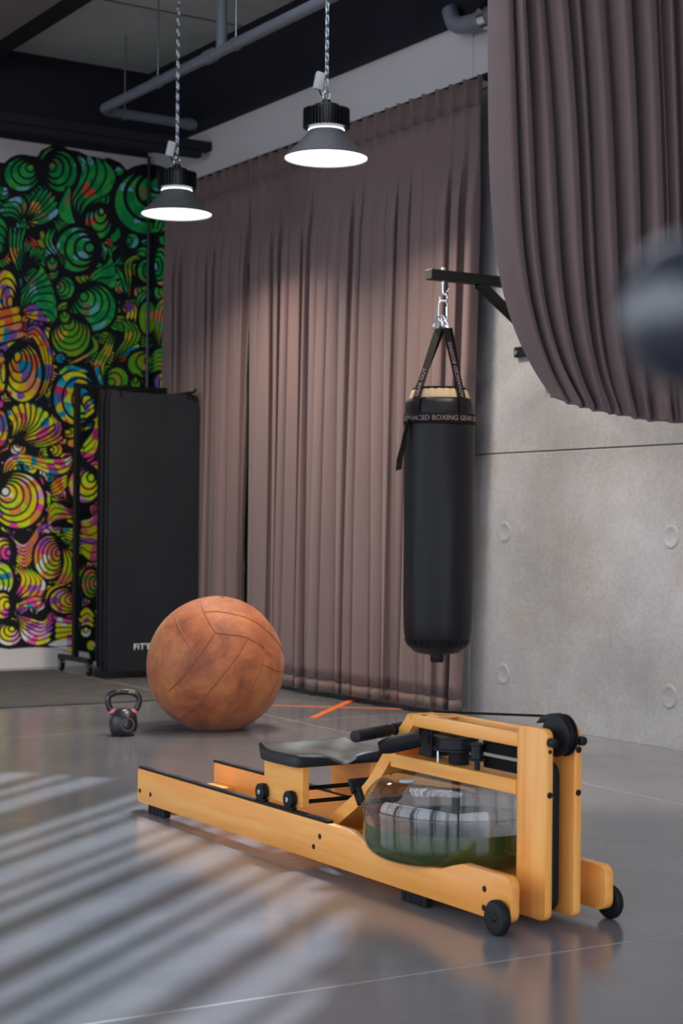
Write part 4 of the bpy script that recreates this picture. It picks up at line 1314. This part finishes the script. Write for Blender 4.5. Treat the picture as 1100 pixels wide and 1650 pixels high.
# curved foot board
cl = [(1.600, .490), (1.575, .462), (1.535, .425), (1.49, .380), (1.44, .325), (1.38, .262), (1.30, .205), (1.22, .155), (1.135, .100)]
cl = catmull(cl, 30)
th = .021
nr = []
for i in range(len(cl)):
    d = cl[min(i + 1, len(cl) - 1)] - cl[max(i - 1, 0)]; d /= np.linalg.norm(d); nr.append((-d[1], d[0]))
nr = np.array(nr)
pl = [tuple(q) for q in (cl + nr * th)] + [tuple(q) for q in (cl - nr * th)[::-1]]
fb = MB()
vs_, fs = [], []
n_ = len(cl)
for yv in (.124, .250):
    for q in (cl + nr * th): vs_.append((q[0], yv, q[1]))
    for q in (cl - nr * th): vs_.append((q[0], yv, q[1]))
o2 = 2 * n_
for i in range(n_ - 1):
    fs.append((i, i + 1, n_ + i + 1, n_ + i)); fs.append((o2 + i, o2 + n_ + i, o2 + n_ + i + 1, o2 + i + 1))
    fs.append((i, o2 + i, o2 + i + 1, i + 1)); fs.append((n_ + i, n_ + i + 1, o2 + n_ + i + 1, o2 + n_ + i))
fs.append((0, n_, o2 + n_, o2)); fs.append((n_ - 1, o2 + n_ - 1, o2 + 2 * n_ - 1, 2 * n_ - 1))
fbo = MB().add(vs_, fs).build('foot_board', W_, t)
# strap round the foot board and heel pads
i0 = int(n_ * .70)
for dz in (0,):
    P0 = cl[i0]; N0 = nr[i0]; d = np.array([N0[1], -N0[0]])
    hw = .018
    def cor(s1, s2): q = P0 + N0 * (th + .004) * s1 + d * hw * s2; return q
    b = MB()
    q1, q2, q3, q4 = cor(1, 1), cor(1, -1), cor(-1, -1), cor(-1, 1)
    b.prism([tuple(q1), tuple(q2), tuple(q3), tuple(q4)], .112, .262, 'Y', .003)
    b.build('foot_strap', M['black_rubber'], fbo)
q = cl[i0] - nr[i0] * 0
side = 1 if nr[i0][0] < 0 else -1
pc = cl[i0] + nr[i0] * side * (th + .012)
MB().prism([(pc[0] - .022, pc[1] + .018), (pc[0] - .012, pc[1] + .024), (pc[0] + .012, pc[1] - .012), (pc[0] + .002, pc[1] - .024)], .10, .27, 'Y', .003).build('heel_rest', BP, fbo)
# black strap backing visible beside the board top
MB().box((1.60, .152, .384), (1.665, .220, .470), .002, 1).build('pulley_housing', BP, t)
# handle bar lying behind the bend of the arms
hy = [( 1.530, -.045, .428), (1.552, .03, .443), (1.575, .11, .462), (1.585, .187, .470), (1.585, .26, .476), (1.575, .33, .470)]
def blend(a, b, n): return [tuple(Vector(a).lerp(Vector(b), i / n)) for i in range(n + 1)]
hA = Vector((1.630, -.085, .455)); hB = Vector((1.478, .205, .451))
hd = (hB - hA).normalized()
hbar = MB().tube([hA, hA + hd * .004, hA + hd * .190], [.0165, .0178, .0178], 18).build('handle', M['black_rubber'], t)
MB().tube([hA + hd * .190, hB - hd * .10], .013, 16).build('handle_bar', BP, hbar)
MB().tube([hB - hd * .10, hB - hd * .004, hB], [.0178, .0178, .0165], 18).build('grip', M['black_rubber'], hbar)
MB().cyl(hA - hd * .006, hA + hd * .002, .0175, 18, bev=.002).build('end_cap', BP, hbar)
# monitor pod: black box with a bevelled end
q0 = Vector((1.596, .015, .410)); q1 = Vector((1.662, .122, .440))
yq = (q1 - q0).normalized(); xq = yq.cross(Vector((0, 0, 1))).normalized(); zq = xq.cross(yq)
Mm = Matrix(((xq.x, yq.x, zq.x, q0.x), (xq.y, yq.y, zq.y, q0.y), (xq.z, yq.z, zq.z, q0.z), (0, 0, 0, 1)))
b = MB()
pod = [(-.030, -.020), (.026, -.020), (.034, -.008), (.034, .016), (.024, .024), (-.022, .024), (-.034, .010), (-.034, -.010)]
bm = bmesh.new()
A = [bm.verts.new(Mm @ Vector((x * .7, 0, z * .7))) for x, z in pod]
B = [bm.verts.new(Mm @ Vector((x, .034, z))) for x, z in pod]
C_ = [bm.verts.new(Mm @ Vector((x, .122, z))) for x, z in pod]
bm.faces.new(A[::-1]); bm.faces.new(C_)
for R1, R2 in ((A, B), (B, C_)):
    for i in range(8): bm.faces.new((R1[i], R1[(i + 1) % 8], R2[(i + 1) % 8], R2[i]))
bmesh.ops.recalc_face_normals(bm, faces=bm.faces[:])
bmesh.ops.bevel(bm, geom=bm.edges[:], offset=.003, segments=2, affect='EDGES')
b.addbm(bm); b.build('monitor_pod', BP, t)
# pulleys on the shelf
PC = (1.775, .165)
dr = MB().lathe([(0, .418), (.068, .418), (.068, .423), (.062, .425), (.062, .452), (.068, .454), (.068, .459), (.050, .461), (0, .461)], 40, c=(PC[0], PC[1], 0)).build('strap_drum', BP, t)
MB().lathe([(0, .378), (.028, .378), (.030, .385), (.030, .418), (0, .418)], 24, c=(PC[0] + .01, PC[1], 0)).build('drum_hub', M['black_rubber'], t)
MB().lathe([(0, .404), (.026, .404), (.026, .408), (.018, .410), (.018, .446), (.023, .448), (.023, .453), (0, .453)], 24, c=(1.905, .140, 0)).build('guide_spool', BP, t)
MB().cyl((1.905, .140, .378), (1.905, .140, .404), .008, 12).build('spool_post', M['black_metal'], t)
MB().cyl((1.70, .15, .378), (1.70, .15, .42), .0022, 8).cyl((1.715, .14, .378), (1.715, .14, .42), .0022, 8).cyl((1.728, .132, .378), (1.728, .132, .42), .0022, 8).build('spring_pins', M['chrome'], t)
MB().box((1.91, .156, .428), (2.11, .160, .462)).build('belt', M['web'], t, smooth=False)
MB().box((1.90, .166, .384), (2.11, .170, .416)).build('belt', M['web'], t, smooth=False)
MB().cyl((1.63, .20, .40), (1.80, .19, .40), .006, 10).build('bungee_cord', M['web'], t)
# top wheel between the uprights and strap
PW = (2.205, .188, .505)
def wheel(prof, c, n=40): return MB().lathe(prof, n, M=Matrix.Translation(c) @ Matrix.Rotation(PI / 2, 4, 'X'))
wheel([(0, -.018), (.054, -.018), (.056, -.016), (.056, -.011), (.050, -.010), (.050, .010), (.056, .011), (.056, .016), (.054, .018), (0, .018)], PW).build('top_wheel', BP, t)
MB().tube([(PW[0] + .048 * math.cos(a), PW[1], PW[2] + .048 * math.sin(a)) for a in np.linspace(2.2, .3, 14)], .007, 8).build('belt_guard', M['black_rubber'], t)
MB().prism([(PW[0] - .085, .528), (PW[0] - .06, .552), (PW[0] - .02, .562), (PW[0] + .005, .560), (PW[0] + .0, .545), (PW[0] - .05, .535)], .172, .204, 'Y', .002).build('wheel_cover', BP, t)
MB().tube([(1.63, .186, .512), (1.80, .188, .524), (PW[0] - .02, .188, .553)], .0035, 8).build('pull_strap', M['web'], t)
# belt running down between the uprights
MB().prism(rrect(2.10, .030, 2.185, .430, .036, 7), .168, .206, 'Y', .004).build('belt_channel', M['black_rubber'], t)
MB().cyl((2.16, .187, .010), (2.16, .187, .032), .004, 8).build('stop_pin', M['black_metal'], t)

# seat: sculpted pad on a wooden carriage with wheels
sx0, sx1, sy0, sy1, sz0 = .893, 1.160, -.004, .352, .297
nx, ny = 26, 34
def top(u, v):
    h = .034
    h += .016 * math.exp(-(u / .16) ** 2)                              # raised rear lip
    h += .007 * (abs(v - .5) * 2) ** 3
    h -= .024 * math.exp(-((v - .5) / .13) ** 2) * min(1, max(0, (u - .3) / .6)) ** 1.4   # cut-out at the front
    h -= .008 * math.exp(-(((u - .5) / .25) ** 2)) * math.exp(-(((abs(v - .5) - .22) / .14) ** 2))
    return h
def sq(u, v):
    r = .10
    x = u; y = v
    return x, y
vs_, fs = [], []
def rim(u, v):
    """pull the corners in so the outline is rounded"""
    a = u * 2 - 1; b_ = v * 2 - 1
    k = 1 - .035 * (abs(a) ** 4) * (abs(b_) ** 4) * 1.6
    return sx0 + (sx1 - sx0) * (.5 + a * .5 * k), sy0 + (sy1 - sy0) * (.5 + b_ * .5 * k)
for layer in range(2):
    for i in range(nx + 1):
        for j in range(ny + 1):
            u, v = i / nx, j / ny
            x, y = rim(u, v)
            e = min(u, 1 - u) * (sx1 - sx0); e = min(e, min(v, 1 - v) * (sy1 - sy0))
            if layer:
                drop = .009 * max(0, 1 - e / .012) ** 2
                vs_.append((x, y, sz0 + top(u, v) - drop))
            else:
                vs_.append((x + (.5 - u) * .012, y + (.5 - v) * .012, sz0))
w_ = ny + 1; o2 = w_ * (nx + 1)
for i in range(nx):
    for j in range(ny):
        a = i * w_ + j
        fs.append((a, a + w_, a + w_ + 1, a + 1)); fs.append((o2 + a, o2 + a + 1, o2 + a + w_ + 1, o2 + a + w_))
for i in range(nx):
    a = i * w_; fs.append((a, o2 + a, o2 + a + w_, a + w_)); a = i * w_ + ny; fs.append((a, a + w_, o2 + a + w_, o2 + a))
for j in range(ny):
    fs.append((j, j + 1, o2 + j + 1, o2 + j)); a = nx * w_ + j; fs.append((a, o2 + a, o2 + a + 1, a + 1))
MB().add(vs_, fs).build('seat_pad', M['black_vinyl'], t, angle=70)
for (y0, y1) in ((.032, .058), (.289, .315)):
    MB().box((.893, y0, .168), (1.137, y1, sz0), .002, 1).build('seat_board', W_, t)
MB().cyl((1.06, .058, .215), (1.06, .289, .215), .007, 12).build('axle', M['black_metal'], t)
MB().cyl((1.10, .058, .180), (1.10, .289, .180), .007, 12).build('axle', M['black_metal'], t)
MB().cyl((.92, .058, .190), (.92, .289, .190), .007, 12).build('axle', M['black_metal'], t)
for x in (.905, 1.085):
    for (ya, yb, yo) in ((.006, .030, -1), (.317, .341, 1)):
        yc = (ya + yb) / 2
        w1 = wheel([(0, -.012), (.022, -.012), (.027, -.010), (.028, -.004), (.025, -.001), (.025, .002), (.028, .005), (.027, .010), (.022, .012), (0, .012)], (x, yc, .189), 26).build('seat_wheel', M['black_rubber'], t)
        MB().lathe([(0, 0), (.0085, 0), (.0085, .002), (.004, .003), (0, .002)], 16, M=Matrix.Translation((x, yc + yo * .0115, .189)) @ Matrix.Rotation(PI / 2 * -yo, 4, 'X') if yo > 0 else Matrix.Translation((x, yc - .0115, .189)) @ Matrix.Rotation(PI / 2, 4, 'X')).build('wheel_cap', M['chrome'], w1)
        MB().box((x - .024, yc - .010, HT + .0095), (x + .03, yc + .010, HT + .016), .001, 1).build('wheel_guard', BP, t)

# water tank
m = bpy.data.materials.new('clear_tank'); m.use_nodes = True
nt = m.node_tree; nt.nodes.clear()
out = nt.nodes.new('ShaderNodeOutputMaterial'); mix = nt.nodes.new('ShaderNodeMixShader')
tr = nt.nodes.new('ShaderNodeBsdfTransparent'); tr.inputs[0].default_value = (.84, .84, .85, 1)
gl = nt.nodes.new('ShaderNodeBsdfGlossy'); gl.inputs['Roughness'].default_value = .04
lw = nt.nodes.new('ShaderNodeLayerWeight'); lw.inputs['Blend'].default_value = .5
pw = nt.nodes.new('ShaderNodeMath'); pw.operation = 'POWER'; pw.inputs[1].default_value = 3.2
ma = nt.nodes.new('ShaderNodeMath'); ma.operation = 'MULTIPLY_ADD'; ma.inputs[1].default_value = .62; ma.inputs[2].default_value = .10
L = nt.links.new
L(lw.outputs['Facing'], pw.inputs[0]); L(pw.outputs[0], ma.inputs[0])
L(ma.outputs[0], mix.inputs[0]); L(tr.outputs[0], mix.inputs[1]); L(gl.outputs[0], mix.inputs[2]); L(mix.outputs[0], out.inputs[0])
M['tank'] = m
m = bpy.data.materials.new('green_water'); m.use_nodes = True
nt = m.node_tree; nt.nodes.clear(); L = nt.links.new
out = nt.nodes.new('ShaderNodeOutputMaterial'); mix = nt.nodes.new('ShaderNodeMixShader'); mix.inputs[0].default_value = .56
tr = nt.nodes.new('ShaderNodeBsdfTransparent'); tr.inputs[0].default_value = (.46, .58, .30, 1)
df = nt.nodes.new('ShaderNodeBsdfDiffuse'); df.inputs[0].default_value = lin(92, 112, 58)
L(tr.outputs[0], mix.inputs[1]); L(df.outputs[0], mix.inputs[2]); L(mix.outputs[0], out.inputs[0])
M['water'] = m
def rprof(r, z0, z1, rb, rt, n=8):
    """closed profile of a flat drum with rounded edges"""
    p = [(0, z0)]
    p += [(r - rb + rb * math.sin(a), z0 + rb - rb * math.cos(a)) for a in np.linspace(0, PI / 2, n)]
    p += [(r - rt + rt * math.cos(a), z1 - rt + rt * math.sin(a)) for a in np.linspace(0, PI / 2, n)]
    p += [(0, z1)]
    return p
ZB, ZT = .108, .333
tk = MB().lathe(rprof(TR_, ZB, ZT, .062, .085, 10), 72, c=(TC[0], TC[1], 0)).build('water_tank', M['tank'], t, angle=80)
MB().lathe([(TR_, .246), (TR_ + .006, .247), (TR_ + .006, .252), (TR_, .253)], 72, c=(TC[0], TC[1], 0)).build('tank_seam', M['tank'], tk)
wp = [(0, ZB + .004)] + [(TR_ - .005 - .058 + .058 * math.sin(a), ZB + .062 - .058 * math.cos(a)) for a in np.linspace(0, PI / 2, 10)] + [(TR_ - .005, .207)]
MB().lathe(wp, 72, c=(TC[0], TC[1], 0)).build('water', M['water'], tk)
m = bpy.data.materials.new('water_surface'); m.use_nodes = True
nt = m.node_tree; nt.nodes.clear(); L = nt.links.new
out = nt.nodes.new('ShaderNodeOutputMaterial'); mix = nt.nodes.new('ShaderNodeMixShader')
tr = nt.nodes.new('ShaderNodeBsdfTransparent'); tr.inputs[0].default_value = (.70, .72, .66, 1)
gl = nt.nodes.new('ShaderNodeBsdfGlossy'); gl.inputs['Roughness'].default_value = .06; gl.inputs['Color'].default_value = (.8, .8, .8, 1)
lw = nt.nodes.new('ShaderNodeLayerWeight'); lw.inputs['Blend'].default_value = .5
pw = nt.nodes.new('ShaderNodeMath'); pw.operation = 'POWER'; pw.inputs[1].default_value = 2.0
L(lw.outputs['Facing'], pw.inputs[0]); L(pw.outputs[0], mix.inputs[0])
L(tr.outputs[0], mix.inputs[1]); L(gl.outputs[0], mix.inputs[2]); L(mix.outputs[0], out.inputs[0])
MB().lathe([(TR_ - .006, .207), (0, .207)], 72, c=(TC[0], TC[1], 0)).build('water_surface', m, tk)
MB().lathe([(0, ZT), (.020, ZT), (.023, ZT + .003), (.020, ZT + .007), (.012, ZT + .006), (0, ZT + .006)], 24, c=(1.735, .02, -.004)).build('fill_plug', mat('pale_blue_plug', lin(176, 200, 216), .3), tk)
pd = MB().cyl((TC[0], TC[1], ZB + .006), (TC[0], TC[1], ZT + .04), .012, 14)
for k in range(4):
    pd.box((.012, -.003, ZB + .02), (.15, .003, ZB + .095), M=Matrix.Translation((TC[0], TC[1], 0)) @ Matrix.Rotation(.5 + k * PI / 2, 4, 'Z'))
pd.build('paddle', mat('dark_paddle', lin(70, 74, 66), .5), tk)

# ------------------------------------------------------------------ out-of-focus grip close to the camera
D0 = .62
a, b_ = sight(1088, 502)
gp = Vector((a * D0, D0, CAM_H + b_ * D0))
t = thing('machine_grip', 'blurred black rounded grip at the right edge, close to the camera', 'handle', (gp.x + .40, gp.y + .02, 0))
o = Vector((t.location.x, t.location.y, 0))
ax = Vector((1, .05, -.10)).normalized()
tip = gp - o - ax * .004
R_ = .0295
path = [tip + ax * (R_ * (1 - math.cos(q))) for q in np.linspace(0.15, PI / 2, 8)] + [tip + ax * .12]
rad = [R_ * math.sin(q) for q in np.linspace(0.15, PI / 2, 8)] + [R_]
path = [p_ - ax * .018 for p_ in path]
MB().tube(path, rad, 28).build('grip', mat('glossy_black_rubber', lin(24, 28, 42), .2, spec=.9, coat=.4), t, angle=80)
MB().tube([path[-1], Vector((0, 0, (path[-1]).z - .04))], .010, 14).build('bar', M['black_metal'], t)
MB().box((-.02, -.02, .012), (.02, .02, path[-1].z - .03), .003, 1).build('post', M['black_metal'], t)
MB().box((-.15, -.12, 0), (.15, .12, .012), .003, 1).build('base', M['black_metal'], t)
